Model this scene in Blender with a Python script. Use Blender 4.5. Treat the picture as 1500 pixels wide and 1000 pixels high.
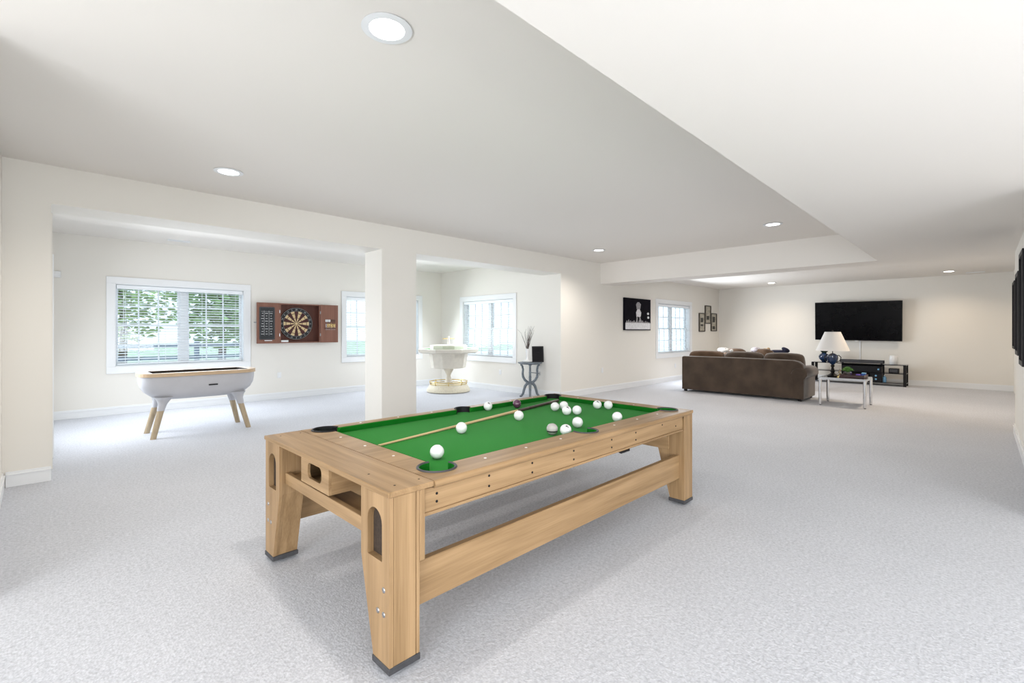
import bpy, bmesh, math, random
from mathutils import Vector, Matrix
PI = math.pi
random.seed(7)
for o in list(bpy.data.objects): bpy.data.objects.remove(o)
SC = bpy.context.scene
COL = SC.collection

# ------------------------------------------------------------------ camera
CAMH = 1.4
cd = bpy.data.cameras.new('camera'); cam = bpy.data.objects.new('camera', cd); COL.objects.link(cam)
cd.sensor_width = 36; cd.lens = 36 * 690 / 1500; cd.shift_y = -(500 - 485) / 1500; cd.clip_start = 0.02
cam.location = (0, 0, CAMH); cam.rotation_euler = (PI / 2, 0, math.radians(44.9 - 90))
SC.camera = cam
# ------------------------------------------------------------------ view / world / lights
SC.view_settings.view_transform = 'Standard'; SC.view_settings.look = 'None'
SC.view_settings.gamma = 1; SC.view_settings.use_curve_mapping = False
SC.view_settings.exposure = 0.40
W = bpy.data.worlds.new('world'); SC.world = W; W.use_nodes = True
bg = W.node_tree.nodes['Background']; bg.inputs[0].default_value = (0.72, 0.87, 1.0, 1); bg.inputs[1].default_value = 1.7

def area(name, loc, direction, sx, sy, power, color, spread=PI):
    l = bpy.data.lights.new(name, 'AREA'); l.shape = 'RECTANGLE'; l.size = sx; l.size_y = sy
    l.energy = power; l.color = color; l.spread = spread
    o = bpy.data.objects.new(name, l); COL.objects.link(o); o.location = loc
    o.rotation_euler = Vector(direction).to_track_quat('-Z', 'Y').to_euler()
    return o
DAY = (0.86, 0.93, 1.0)
# daylight entering at each window, just inside the blinds
area('daylight_alcove_window', (1.88, 9.97, 1.5), (0, -1, -0.5), 1.9, 1.3, 38, DAY)
area('daylight_alcove_second_window', (5.95, 9.97, 1.5), (0, -1, -0.5), 1.9, 1.3, 38, DAY)
area('daylight_alcove_side_window', (7.30, 8.5, 1.5), (-1, 0, -0.5), 1.8, 1.3, 34, DAY)
area('daylight_far_window', (12.79, 5.98, 1.5), (0, -1, -0.25), 1.9, 1.3, 80, DAY)
area('daylight_alcove_door', (0.2, 8.2, 1.1), (1, 0, -0.35), 1.0, 1.9, 42, DAY)
# unseen fill lights added behind and beside the camera to brighten the room
area('fill_light_rear', (-3.9, -0.2, 1.25), (1, 0.1, 0.25), 4.6, 2.1, 235, (0.90, 0.95, 1.0))
area('fill_light_side', (1.4, -3.4, 1.25), (0.2, 1, 0.25), 4.0, 2.1, 150, (0.91, 0.955, 1.0))

# ------------------------------------------------------------------ materials
def mat(name, color, rough=0.6, metal=0.0, noise=None, bump=None, spec=0.5, sheen=0.0, coat=0.0, emit=None, alpha=None):
    m = bpy.data.materials.new(name); m.use_nodes = True
    nt = m.node_tree; b = nt.nodes['Principled BSDF']
    b.inputs['Base Color'].default_value = (*color, 1); b.inputs['Roughness'].default_value = rough
    b.inputs['Metallic'].default_value = metal; b.inputs['Specular IOR Level'].default_value = spec
    b.inputs['Sheen Weight'].default_value = sheen; b.inputs['Coat Weight'].default_value = coat
    tc = nt.nodes.new('ShaderNodeTexCoord')
    if noise:                      # (scale, amount, detail)
        n = nt.nodes.new('ShaderNodeTexNoise'); n.inputs['Scale'].default_value = noise[0]; n.inputs['Detail'].default_value = 4
        nt.links.new(tc.outputs['Object'], n.inputs['Vector'])
        r = nt.nodes.new('ShaderNodeValToRGB'); a = noise[1]
        r.color_ramp.elements[0].position = .3; r.color_ramp.elements[1].position = .7
        r.color_ramp.elements[0].color = (*[c * (1 - a) for c in color], 1)
        r.color_ramp.elements[1].color = (*[min(1, c * (1 + a)) for c in color], 1)
        nt.links.new(n.outputs[0], r.inputs[0]); nt.links.new(r.outputs[0], b.inputs['Base Color'])
    if bump:                       # (scale, strength, distance)
        n2 = nt.nodes.new('ShaderNodeTexNoise'); n2.inputs['Scale'].default_value = bump[0]; n2.inputs['Detail'].default_value = 3
        nt.links.new(tc.outputs['Object'], n2.inputs['Vector'])
        bp = nt.nodes.new('ShaderNodeBump'); bp.inputs['Strength'].default_value = bump[1]; bp.inputs['Distance'].default_value = bump[2]
        nt.links.new(n2.outputs[0], bp.inputs['Height']); nt.links.new(bp.outputs[0], b.inputs['Normal'])
    if emit:
        b.inputs['Emission Color'].default_value = (*emit[0], 1); b.inputs['Emission Strength'].default_value = emit[1]
    return m

def wood(name, axis, light, dark, scale=1.0, rough=0.42):
    m = mat(name, light, rough, spec=.28); nt = m.node_tree; b = nt.nodes['Principled BSDF']
    tc = nt.nodes['Texture Coordinate']; mp = nt.nodes.new('ShaderNodeMapping')
    s = [16 * scale] * 3; s[axis] = 0.9 * scale
    mp.inputs['Scale'].default_value = s
    nt.links.new(tc.outputs['Object'], mp.inputs['Vector'])
    n = nt.nodes.new('ShaderNodeTexNoise'); n.inputs['Scale'].default_value = 1.0; n.inputs['Detail'].default_value = 6
    n.inputs['Distortion'].default_value = 0.7
    nt.links.new(mp.outputs[0], n.inputs['Vector'])
    mp2 = nt.nodes.new('ShaderNodeMapping'); s2 = [150 * scale] * 3; s2[axis] = 4 * scale; mp2.inputs['Scale'].default_value = s2
    nt.links.new(tc.outputs['Object'], mp2.inputs['Vector'])
    n2 = nt.nodes.new('ShaderNodeTexNoise'); n2.inputs['Scale'].default_value = 1.0; nt.links.new(mp2.outputs[0], n2.inputs['Vector'])
    mx = nt.nodes.new('ShaderNodeMath'); mx.operation = 'MULTIPLY_ADD'; mx.inputs[1].default_value = 0.35
    nt.links.new(n2.outputs[0], mx.inputs[0]); nt.links.new(n.outputs[0], mx.inputs[2])
    r = nt.nodes.new('ShaderNodeValToRGB')
    r.color_ramp.elements[0].position = .46; r.color_ramp.elements[1].position = .88
    r.color_ramp.elements[0].color = (*dark, 1); r.color_ramp.elements[1].color = (*light, 1)
    nt.links.new(mx.outputs[0], r.inputs[0]); nt.links.new(r.outputs[0], b.inputs['Base Color'])
    bp = nt.nodes.new('ShaderNodeBump'); bp.inputs['Strength'].default_value = .12; bp.inputs['Distance'].default_value = .001
    nt.links.new(mx.outputs[0], bp.inputs['Height']); nt.links.new(bp.outputs[0], b.inputs['Normal'])
    return m

def carpet_mat():
    m = mat('carpet', (0.6, 0.6, 0.65), 0.95, spec=0.1, sheen=0.15); nt = m.node_tree; b = nt.nodes['Principled BSDF']
    tc = nt.nodes['Texture Coordinate']
    v = nt.nodes.new('ShaderNodeTexVoronoi'); v.inputs['Scale'].default_value = 95; v.inputs['Randomness'].default_value = .75
    nt.links.new(tc.outputs['Object'], v.inputs['Vector'])
    n = nt.nodes.new('ShaderNodeTexNoise'); n.inputs['Scale'].default_value = 55; n.inputs['Detail'].default_value = 5
    nt.links.new(tc.outputs['Object'], n.inputs['Vector'])
    n3 = nt.nodes.new('ShaderNodeTexNoise'); n3.inputs['Scale'].default_value = 1.1; n3.inputs['Detail'].default_value = 3
    nt.links.new(tc.outputs['Object'], n3.inputs['Vector'])
    a = nt.nodes.new('ShaderNodeMath'); a.operation = 'MULTIPLY_ADD'; a.inputs[1].default_value = -.45
    nt.links.new(v.outputs['Distance'], a.inputs[0]); nt.links.new(n.outputs[0], a.inputs[2])
    a2 = nt.nodes.new('ShaderNodeMath'); a2.operation = 'MULTIPLY_ADD'; a2.inputs[1].default_value = .25
    nt.links.new(n3.outputs[0], a2.inputs[0]); nt.links.new(a.outputs[0], a2.inputs[2])
    r = nt.nodes.new('ShaderNodeValToRGB')
    r.color_ramp.elements[0].position = .12; r.color_ramp.elements[1].position = .66
    r.color_ramp.elements[0].color = (0.43, 0.44, 0.475, 1); r.color_ramp.elements[1].color = (0.62, 0.628, 0.67, 1)
    nt.links.new(a2.outputs[0], r.inputs[0]); nt.links.new(r.outputs[0], b.inputs['Base Color'])
    bp = nt.nodes.new('ShaderNodeBump'); bp.inputs['Strength'].default_value = .5; bp.inputs['Distance'].default_value = .006
    nt.links.new(a.outputs[0], bp.inputs['Height']); nt.links.new(bp.outputs[0], b.inputs['Normal'])
    return m

def sofa_mat(name, c):
    m = mat(name, c, 0.85, noise=(3.5, .28), bump=(60, .25, .002), spec=.2, sheen=.35)
    return m

M = {}
M['wall'] = mat('cream_wall_paint', (0.82, 0.79, 0.735), 0.7, bump=(220, .06, .001), spec=.25)
M['ceil'] = mat('ceiling_paint', (0.835, 0.795, 0.745), 0.85, bump=(180, .06, .001), spec=.15)
M['trim'] = mat('white_trim_paint', (0.84, 0.85, 0.86), 0.35)
M['carpet'] = carpet_mat()
OL, OD = (0.41, 0.265, 0.138), (0.25, 0.153, 0.072)
M['oak_x'] = wood('oak_grain_lengthwise', 0, OL, OD)
M['oak_y'] = wood('oak_grain_crosswise', 1, OL, OD)
M['oak_z'] = wood('oak_grain_upright', 2, OL, OD)
M['ash'] = wood('pale_ash_wood', 2, (0.52, 0.42, 0.29), (0.40, 0.31, 0.20), 2)
M['ash_x'] = wood('pale_ash_wood_rim', 0, (0.64, 0.47, 0.31), (0.52, 0.38, 0.25), 2)
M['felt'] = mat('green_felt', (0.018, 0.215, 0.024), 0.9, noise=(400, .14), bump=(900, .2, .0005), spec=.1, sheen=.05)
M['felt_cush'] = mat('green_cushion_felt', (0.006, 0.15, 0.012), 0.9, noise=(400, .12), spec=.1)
M['black'] = mat('black_plastic', (0.010, 0.010, 0.012), 0.45, noise=(30, .2), spec=.2)
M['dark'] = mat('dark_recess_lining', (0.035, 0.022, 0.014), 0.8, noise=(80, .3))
M['graph'] = mat('graphite_plastic', (0.05, 0.05, 0.055), 0.5, noise=(40, .2))
M['ball'] = mat('white_ball_resin', (0.80, 0.80, 0.80), 0.12, noise=(20, .02), coat=.5)
M['ball_grey'] = mat('grey_ball_resin', (0.42, 0.40, 0.38), 0.15, noise=(20, .04), coat=.5)
M['ball_plum'] = mat('plum_ball_resin', (0.09, 0.03, 0.07), 0.15, noise=(30, .3), coat=.5)
M['inlay'] = mat('white_inlay', (0.9, 0.88, 0.85), 0.3, noise=(50, .03))
M['steel'] = mat('brushed_steel', (0.40, 0.40, 0.41), 0.28, 1.0, noise=(60, .08))
M['chrome'] = mat('chrome', (0.82, 0.83, 0.85), 0.12, 1.0, noise=(20, .03))
M['cue'] = wood('maple_cue', 0, (0.68, 0.50, 0.28), (0.58, 0.41, 0.22), 1)
M['cue_butt'] = mat('dark_cue_butt', (0.055, 0.035, 0.028), 0.3, noise=(30, .3))
M['hull'] = mat('white_moulded_shell', (0.53, 0.53, 0.56), 0.45, noise=(6, .03))
M['walnut_in'] = mat('dark_table_bed', (0.03, 0.018, 0.012), 0.6, noise=(20, .3))
M['cab'] = wood('reddish_brown_cabinet', 2, (0.26, 0.125, 0.088), (0.20, 0.092, 0.065), 1)
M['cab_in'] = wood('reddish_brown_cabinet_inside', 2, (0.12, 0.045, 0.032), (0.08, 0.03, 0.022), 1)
M['chalk'] = mat('black_score_board', (0.02, 0.022, 0.025), 0.6, noise=(30, .3))
M['chalkmark'] = mat('pale_score_marks', (0.55, 0.55, 0.55), 0.7, noise=(60, .2))
M['db_black'] = mat('dartboard_black', (0.014, 0.014, 0.016), 0.7, noise=(150, .3))
M['db_cream'] = mat('dartboard_sisal', (0.62, 0.47, 0.26), 0.8, noise=(150, .15))
M['db_red'] = mat('dartboard_maroon', (0.055, 0.012, 0.012), 0.8, noise=(150, .2))
M['brass'] = mat('brass', (0.72, 0.56, 0.25), 0.25, 1.0, noise=(30, .1))
M['ivory'] = mat('ivory_lacquer', (0.70, 0.655, 0.57), 0.4, noise=(12, .05))
M['cream_stone'] = mat('cream_crackle_base', (0.72, 0.66, 0.52), 0.5, noise=(60, .18), bump=(50, .4, .003))
M['slate'] = mat('grey_cast_iron', (0.15, 0.175, 0.20), 0.5, .1, noise=(25, .3))
M['twig'] = mat('brown_twigs', (0.07, 0.05, 0.045), 0.8, noise=(40, .4))
M['ceramic'] = mat('white_ceramic', (0.8, 0.8, 0.8), 0.2, noise=(20, .03))
M['sofa'] = sofa_mat('brown_suede', (0.072, 0.050, 0.036))
M['sofa_cush'] = sofa_mat('brown_suede_cushion', (0.115, 0.068, 0.040))
M['shade'] = mat('white_lamp_shade', (0.82, 0.80, 0.78), 0.8, bump=(300, .15, .0005))
M['navy_glaze'] = mat('dark_blue_glaze', (0.010, 0.030, 0.085), 0.12, noise=(14, .5), coat=.6)
M['tv_glass'] = mat('black_screen_glass', (0.003, 0.003, 0.004), 0.2, noise=(3, .2), spec=.12)
M['blk_glass'] = mat('black_glass', (0.01, 0.01, 0.012), 0.1, noise=(5, .2), spec=.25)
M['ebony'] = mat('ebony_metal', (0.010, 0.009, 0.009), 0.4, noise=(20, .3), spec=.2)
M['leaf'] = mat('succulent_leaf', (0.10, 0.24, 0.05), 0.5, noise=(30, .35))
M['darkleaf'] = mat('dark_leaf', (0.012, 0.03, 0.016), 0.6, noise=(30, .35))
M['red'] = mat('red_card', (0.45, 0.02, 0.02), 0.5, noise=(30, .15))
M['blue'] = mat('bright_blue_plastic', (0.03, 0.12, 0.50), 0.4, noise=(30, .15))
M['cyan'] = mat('pale_blue_plastic', (0.20, 0.45, 0.70), 0.4, noise=(30, .15))
M['purple'] = mat('violet_card', (0.16, 0.10, 0.55), 0.5, noise=(30, .15))
M['maroon'] = mat('maroon_leather', (0.045, 0.012, 0.012), 0.4, noise=(30, .25))
M['tan'] = mat('tan_plush', (0.42, 0.28, 0.15), 0.9, noise=(30, .25), bump=(80, .4, .003))
M['navy'] = mat('navy_cloth', (0.012, 0.012, 0.035), 0.9, noise=(20, .35), bump=(30, .4, .004))
M['linen'] = mat('pale_linen', (0.66, 0.62, 0.58), 0.9, noise=(14, .12), bump=(30, .3, .003))
M['stripe'] = mat('pale_lilac_cloth', (0.60, 0.55, 0.60), 0.9, noise=(18, .22), bump=(30, .3, .003))
M['mat_white'] = mat('print_paper', (0.45, 0.42, 0.35), 0.7, noise=(14, .35))
M['print'] = mat('print_dark_patch', (0.05, 0.05, 0.045), 0.7, noise=(20, .4))
M['frame_dk'] = mat('bronze_frame', (0.045, 0.036, 0.026), 0.4, noise=(30, .3))
M['paper_w'] = mat('white_print_ink', (0.72, 0.72, 0.74), 0.7, noise=(25, .15))
M['paper_g'] = mat('grey_print_ink', (0.32, 0.31, 0.32), 0.7, noise=(60, .45))
M['canvas_k'] = mat('black_canvas', (0.006, 0.005, 0.009), 0.8, noise=(10, .3), spec=.08)
M['plate'] = mat('white_switch_plate', (0.82, 0.82, 0.82), 0.35, noise=(30, .02))
M['grass'] = mat('lawn', (0.42, 0.50, 0.36), 0.95, noise=(2, .3))
M['fol'] = mat('tree_foliage', (0.24, 0.38, 0.14), 0.8, noise=(2.5, .45))
M['fol2'] = mat('tree_foliage_pale', (0.36, 0.48, 0.20), 0.8, noise=(2.5, .45))
M['bark'] = mat('bark', (0.10, 0.075, 0.055), 0.9, noise=(8, .4))
M['rail'] = mat('weathered_blue_grey_rail', (0.16, 0.20, 0.25), 0.7, noise=(8, .3))
M['patio'] = mat('pale_patio_concrete', (0.78, 0.78, 0.78), 0.9, noise=(3, .12))
M['lampglow'] = mat('lamp_diffuser', (1, 1, 1), 0.5, emit=((0.93, 0.97, 1.0), 6))
M['lampglow_warm'] = mat('lamp_diffuser_warm', (1, 1, 1), 0.5, emit=((1.0, 0.93, 0.82), 10))
M['slat'] = mat('white_blind_slat', (0.88, 0.91, 0.94), 0.4, noise=(10, .02))
gm = bpy.data.materials.new('window_glass'); gm.use_nodes = True
_nt = gm.node_tree; _nt.nodes.clear()
_o = _nt.nodes.new('ShaderNodeOutputMaterial'); _t = _nt.nodes.new('ShaderNodeBsdfTransparent'); _g = _nt.nodes.new('ShaderNodeBsdfGlossy')
_t.inputs[0].default_value = (0.95, 0.975, 0.98, 1); _g.inputs['Roughness'].default_value = .02
_mx = _nt.nodes.new('ShaderNodeMixShader'); _mx.inputs[0].default_value = .05
_nt.links.new(_t.outputs[0], _mx.inputs[1]); _nt.links.new(_g.outputs[0], _mx.inputs[2])
_nt.links.new(_mx.outputs[0], _o.inputs[0]); M['glass'] = gm

# ------------------------------------------------------------------ mesh helpers
class MB:
    def __init__(s): s.bm = bmesh.new()
    def box(s, x0, y0, z0, x1, y1, z1, bev=0.0, seg=1):
        r = bmesh.ops.create_cube(s.bm, size=1.0)
        vs = r['verts']
        for v in vs:
            v.co = Vector((x0 + (v.co.x + .5) * (x1 - x0), y0 + (v.co.y + .5) * (y1 - y0), z0 + (v.co.z + .5) * (z1 - z0)))
        if bev > 0:
            es = list({e for v in vs for e in v.link_edges})
            bmesh.ops.bevel(s.bm, geom=es, offset=bev, segments=seg, affect='EDGES', profile=.5)
        return s
    def cyl(s, p0, p1, r0, r1=None, seg=16, caps=True):
        r1 = r0 if r1 is None else r1
        p0 = Vector(p0); p1 = Vector(p1); d = (p1 - p0); q = d.to_track_quat('Z', 'Y').to_matrix()
        a = [s.bm.verts.new(p0 + q @ Vector((r0 * math.cos(2 * PI * i / seg), r0 * math.sin(2 * PI * i / seg), 0))) for i in range(seg)]
        b = [s.bm.verts.new(p1 + q @ Vector((r1 * math.cos(2 * PI * i / seg), r1 * math.sin(2 * PI * i / seg), 0))) for i in range(seg)]
        for i in range(seg):
            j = (i + 1) % seg; s.bm.faces.new((a[i], a[j], b[j], b[i]))
        if caps: s.bm.faces.new(a[::-1]); s.bm.faces.new(b)
        return s
    def lathe(s, prof, c=(0, 0), seg=24, rot=0.0, closed=False):
        rings = []
        for r, z in prof:
            rings.append([s.bm.verts.new((c[0] + r * math.cos(rot + 2 * PI * i / seg), c[1] + r * math.sin(rot + 2 * PI * i / seg), z)) for i in range(seg)])
        n = len(rings)
        for k in range(n if closed else n - 1):
            A, B = rings[k], rings[(k + 1) % n]
            for i in range(seg):
                j = (i + 1) % seg; s.bm.faces.new((A[i], A[j], B[j], B[i]))
        if not closed: s.bm.faces.new(rings[0][::-1]); s.bm.faces.new(rings[-1])
        return s
    def rings(s, rings, cap=True):
        R = [[s.bm.verts.new(p) for p in r] for r in rings]; n = len(R[0])
        for k in range(len(R) - 1):
            for i in range(n):
                j = (i + 1) % n; s.bm.faces.new((R[k][i], R[k][j], R[k + 1][j], R[k + 1][i]))
        if cap: s.bm.faces.new(R[0][::-1]); s.bm.faces.new(R[-1])
        return s
    def tube(s, pts, r, seg=8, r1=None):
        pts = [Vector(p) for p in pts]; n = len(pts); r1 = r if r1 is None else r1
        rings = []; up = None
        for i, p in enumerate(pts):
            d = (pts[min(i + 1, n - 1)] - pts[max(i - 1, 0)]).normalized()
            if up is None:
                up = Vector((0, 0, 1)) if abs(d.z) < .9 else Vector((1, 0, 0))
            a = d.cross(up).normalized(); b = a.cross(d).normalized(); up = b
            rr = r + (r1 - r) * i / (n - 1)
            rings.append([p + (a * math.cos(2 * PI * k / seg) + b * math.sin(2 * PI * k / seg)) * rr for k in range(seg)])
        return s.rings(rings)
    def torus(s, c, R, r, seg=32, ms=8, a0=0, a1=2 * PI):
        if abs(a1 - a0) >= 2 * PI - 1e-6:
            prof = [(R + r * math.cos(2 * PI * k / ms), c[2] + r * math.sin(2 * PI * k / ms)) for k in range(ms)]
            return s.lathe(prof, (c[0], c[1]), seg, closed=True)
        return s.tube([(c[0] + R * math.cos(a0 + (a1 - a0) * i / seg), c[1] + R * math.sin(a0 + (a1 - a0) * i / seg), c[2]) for i in range(seg + 1)], r, ms)
    def ball(s, c, r, u=24, v=14, sc=(1, 1, 1)):
        bmesh.ops.create_uvsphere(s.bm, u_segments=u, v_segments=v, radius=r, matrix=Matrix.Translation(c) @ Matrix.Diagonal((*sc, 1)))
        return s
    def plate(s, loops, axis, a, b):
        """2D polygon (first loop) with holes, extruded from a to b along axis."""
        def P3(p, t):
            if axis == 2: return (p[0], p[1], t)
            if axis == 0: return (t, p[0], p[1])
            return (p[0], t, p[1])
        tb = bmesh.new(); es = []
        for L in loops:
            vs = [tb.verts.new(P3(p, a)) for p in L]
            es += [tb.edges.new((vs[i], vs[(i + 1) % len(vs)])) for i in range(len(vs))]
        bmesh.ops.triangle_fill(tb, use_beauty=True, use_dissolve=False, edges=es)
        r = bmesh.ops.extrude_face_region(tb, geom=tb.faces[:])
        off = Vector(P3((0, 0), b - a))
        for g in r['geom']:
            if isinstance(g, bmesh.types.BMVert): g.co += off
        me = bpy.data.meshes.new('t'); tb.to_mesh(me); tb.free(); s.bm.from_mesh(me); bpy.data.meshes.remove(me)
        return s
    def text(s, txt, size, xf, depth=.001):
        c = bpy.data.curves.new('t', 'FONT'); c.body = txt; c.size = size; c.align_x = 'CENTER'; c.align_y = 'CENTER'; c.extrude = depth / 2; c.resolution_u = 2
        o = bpy.data.objects.new('t', c); COL.objects.link(o)
        me = o.to_mesh().copy(); bpy.data.objects.remove(o); bpy.data.curves.remove(c)
        me.transform(xf); s.bm.from_mesh(me); bpy.data.meshes.remove(me)
        return s
    def move(s, mtx): bmesh.ops.transform(s.bm, matrix=mtx, verts=s.bm.verts); return s
    def build(s, name, m, parent=None, smooth=False, loc=None, rotz=0.0, sub=0):
        bmesh.ops.remove_doubles(s.bm, verts=s.bm.verts, dist=1e-6)
        bmesh.ops.recalc_face_normals(s.bm, faces=s.bm.faces)
        me = bpy.data.meshes.new(name); s.bm.to_mesh(me); s.bm.free()
        me.materials.append(m)
        if smooth:
            for p in me.polygons: p.use_smooth = True
            try: me.set_sharp_from_angle(angle=math.radians(40))
            except Exception: pass
        o = bpy.data.objects.new(name, me); COL.objects.link(o)
        if parent: o.parent = parent
        if loc is not None: o.location = loc
        if rotz: o.rotation_euler.z = rotz
        if sub:
            md = o.modifiers.new('s', 'SUBSURF'); md.levels = sub; md.render_levels = sub
        return o

def tag(o, label=None, cat=None, group=None, kind=None):
    if label: o['label'] = label
    if cat: o['category'] = cat
    if group: o['group'] = group
    if kind: o['kind'] = kind
    return o
def thing(name, loc, label, cat, rotz=0.0, group=None):
    o = bpy.data.objects.new(name, None); COL.objects.link(o); o.location = loc; o.rotation_euler.z = rotz
    o.empty_display_size = .1
    return tag(o, label, cat, group)
def structure(o): o['kind'] = 'structure'; return o
def kids(o): return [c for c in bpy.data.objects if c.parent == o]
def copy_tree(o, parent=None):
    c = o.copy(); COL.objects.link(c); c.parent = parent
    for ch in kids(o): copy_tree(ch, c)
    return c
def copy_part(o, loc):
    c = o.copy(); COL.objects.link(c); c.location = loc; return c
def rrect(cx, cy, hx, hy, r, n=5):
    pts = []
    for (sx, sy, a0) in ((1, 1, 0), (-1, 1, PI / 2), (-1, -1, PI), (1, -1, 1.5 * PI)):
        for i in range(n + 1):
            a = a0 + PI / 2 * i / n
            pts.append((cx + sx * (hx - r) + r * math.cos(a), cy + sy * (hy - r) + r * math.sin(a)))
    return pts

# ------------------------------------------------------------------ room dimensions
Y0, YA = 6.20, 6.70           # long left wall and its thickness
Y1 = 10.33                    # alcove back wall
XR = 7.66                     # alcove right wall
XT = 16.0                     # television wall
YR = -0.327                   # right wall
YF = -0.53                    # right wall beyond the beam
XS, XB = 9.10, 9.65           # beam
YT = 1.13                     # edge of the raised ceiling
ZC, ZH, ZS, ZT = 2.96, 2.60, 2.485, 2.79
XL = -0.235
# windows: wall opening ranges
W1 = (0.90, 2.86, 0.80, 2.205); W2 = (4.975, 6.93, 0.80, 2.205)
W3 = (7.60, 9.40, 0.78, 2.16); W4 = (11.80, 13.78, 0.78, 2.16)

structure(MB().box(-6, -6, -.12, 18, 12, 0).build('floor', M['carpet']))
# ceilings
structure(MB().box(-6, YT, ZC, XS, Y1 + .2, ZC + .2).build('ceiling_raised', M['ceil']))
structure(MB().box(-6, -6, ZS, XB, YT, ZC + .2).build('ceiling_lowered', M['ceil']))
structure(MB().box(XS, YT, ZS, XB, Y0, ZC + .2).build('ceiling_beam', M['ceil']))
structure(MB().box(XB, -6, ZT, XT + .2, Y0 + .2, ZT + .4).build('ceiling_far', M['ceil']))
# long left wall with the two openings
m = MB()
m.box(XL, Y0, 0, .079, YA, ZC); m.box(.079, Y0, ZH, XR, YA, ZC); m.box(3.53, Y0, 0, 4.12, YA, ZH)
structure(m.build('wall_left', M['wall']))
m = MB(); a, b, c, d = W4
m.box(XR, Y0, 0, a, Y0 + .2, ZC + .2); m.box(b, Y0, 0, XT + .2, Y0 + .2, ZC + .2)
m.box(a, Y0, 0, b, Y0 + .2, c); m.box(a, Y0, d, b, Y0 + .2, ZC + .2)
structure(m.build('wall_left_far', M['wall']))
m = MB(); a, b, c, d = W3
m.box(XR, Y0 + .2, 0, XR + .2, a, ZC); m.box(XR, b, 0, XR + .2, Y1 + .2, ZC)
m.box(XR, a, 0, XR + .2, b, c); m.box(XR, a, d, XR + .2, b, ZC)
structure(m.build('wall_alcove_right', M['wall']))
m = MB(); xs = [0.0, W1[0], W1[1], W2[0], W2[1], XR + .2]
for i in (0, 2, 4): m.box(xs[i], Y1, 0, xs[i + 1], Y1 + .2, ZC)
for w in (W1, W2): m.box(w[0], Y1, 0, w[1], Y1 + .2, w[2]); m.box(w[0], Y1, w[3], w[1], Y1 + .2, ZC)
structure(m.build('wall_alcove_back', M['wall']))
structure(MB().box(-.15, YA, 0, .095, Y1 + .2, ZC).build('wall_alcove_left', M['wall']))
structure(MB().box(XL - .2, 3.6, 0, XL, YA, ZC).build('wall_side', M['wall']))
structure(MB().box(-6, 3.6, 0, XL - .2, 3.8, ZC).build('wall_rear_left', M['wall']))
structure(MB().box(-4.4, -6, 0, -4.2, 3.6, ZC).build('wall_rear', M['wall']))
structure(MB().box(XT, -6, 0, XT + .2, Y0, ZT + .2).build('wall_television', M['wall']))
structure(MB().box(5.2, YR - .2, 0, 9.45, YR, ZS).build('wall_right', M['wall']))
structure(MB().box(9.45, YR - .4, 0, XT, YF, ZT).build('wall_right_far', M['wall']))
structure(MB().box(5.2, -3.9, 0, 5.4, YR - .2, ZS).build('wall_right_return', M['wall']))
structure(MB().box(-4.2, -3.9, 0, 5.4, -3.7, ZS).build('wall_rear_right', M['wall']))

# baseboards
def baseboard(name, x0, y0, x1, y1, nx, ny):
    """runs along a wall from (x0,y0) to (x1,y1); (nx,ny) points into the room"""
    m = MB()
    def seg(t, za, zb, bev=0):
        ax, ay, bx, by = min(x0, x1, x0 + nx * t, x1 + nx * t), min(y0, y1, y0 + ny * t, y1 + ny * t), max(x0, x1, x0 + nx * t, x1 + nx * t), max(y0, y1, y0 + ny * t, y1 + ny * t)
        m.box(ax, ay, za, bx, by, zb, bev)
    seg(.016, 0, .105); seg(.021, .105, .113); seg(.010, .113, .135)
    structure(m.build(name, M['trim']))
baseboard('baseboard_left', XL + .021, Y0, .079, Y0, 0, -1)
baseboard('baseboard_left_far', XR, Y0, XT - .021, Y0, 0, -1)
baseboard('baseboard_alcove_back', .095, Y1, XR - .021, Y1, 0, -1)
baseboard('baseboard_alcove_right', XR, Y0 + .02, XR, Y1, -1, 0)
baseboard('baseboard_television', XT, YF, XT, Y0, -1, 0)
baseboard('baseboard_right', 5.2, YR, 9.45, YR, 0, 1)
baseboard('baseboard_side', XL, 3.6, XL, Y0 - .0215, 1, 0)
# door casing seen edge-on on the alcove's left wall
m = MB(); m.box(.095, 7.25, 0, .113, 7.36, 2.25, .004); m.box(.095, 9.5, 0, .113, 9.61, 2.25, .004); m.box(.095, 7.36, 2.15, .113, 9.5, 2.25, .004)
structure(m.build('trim_1', M['trim']))

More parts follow.
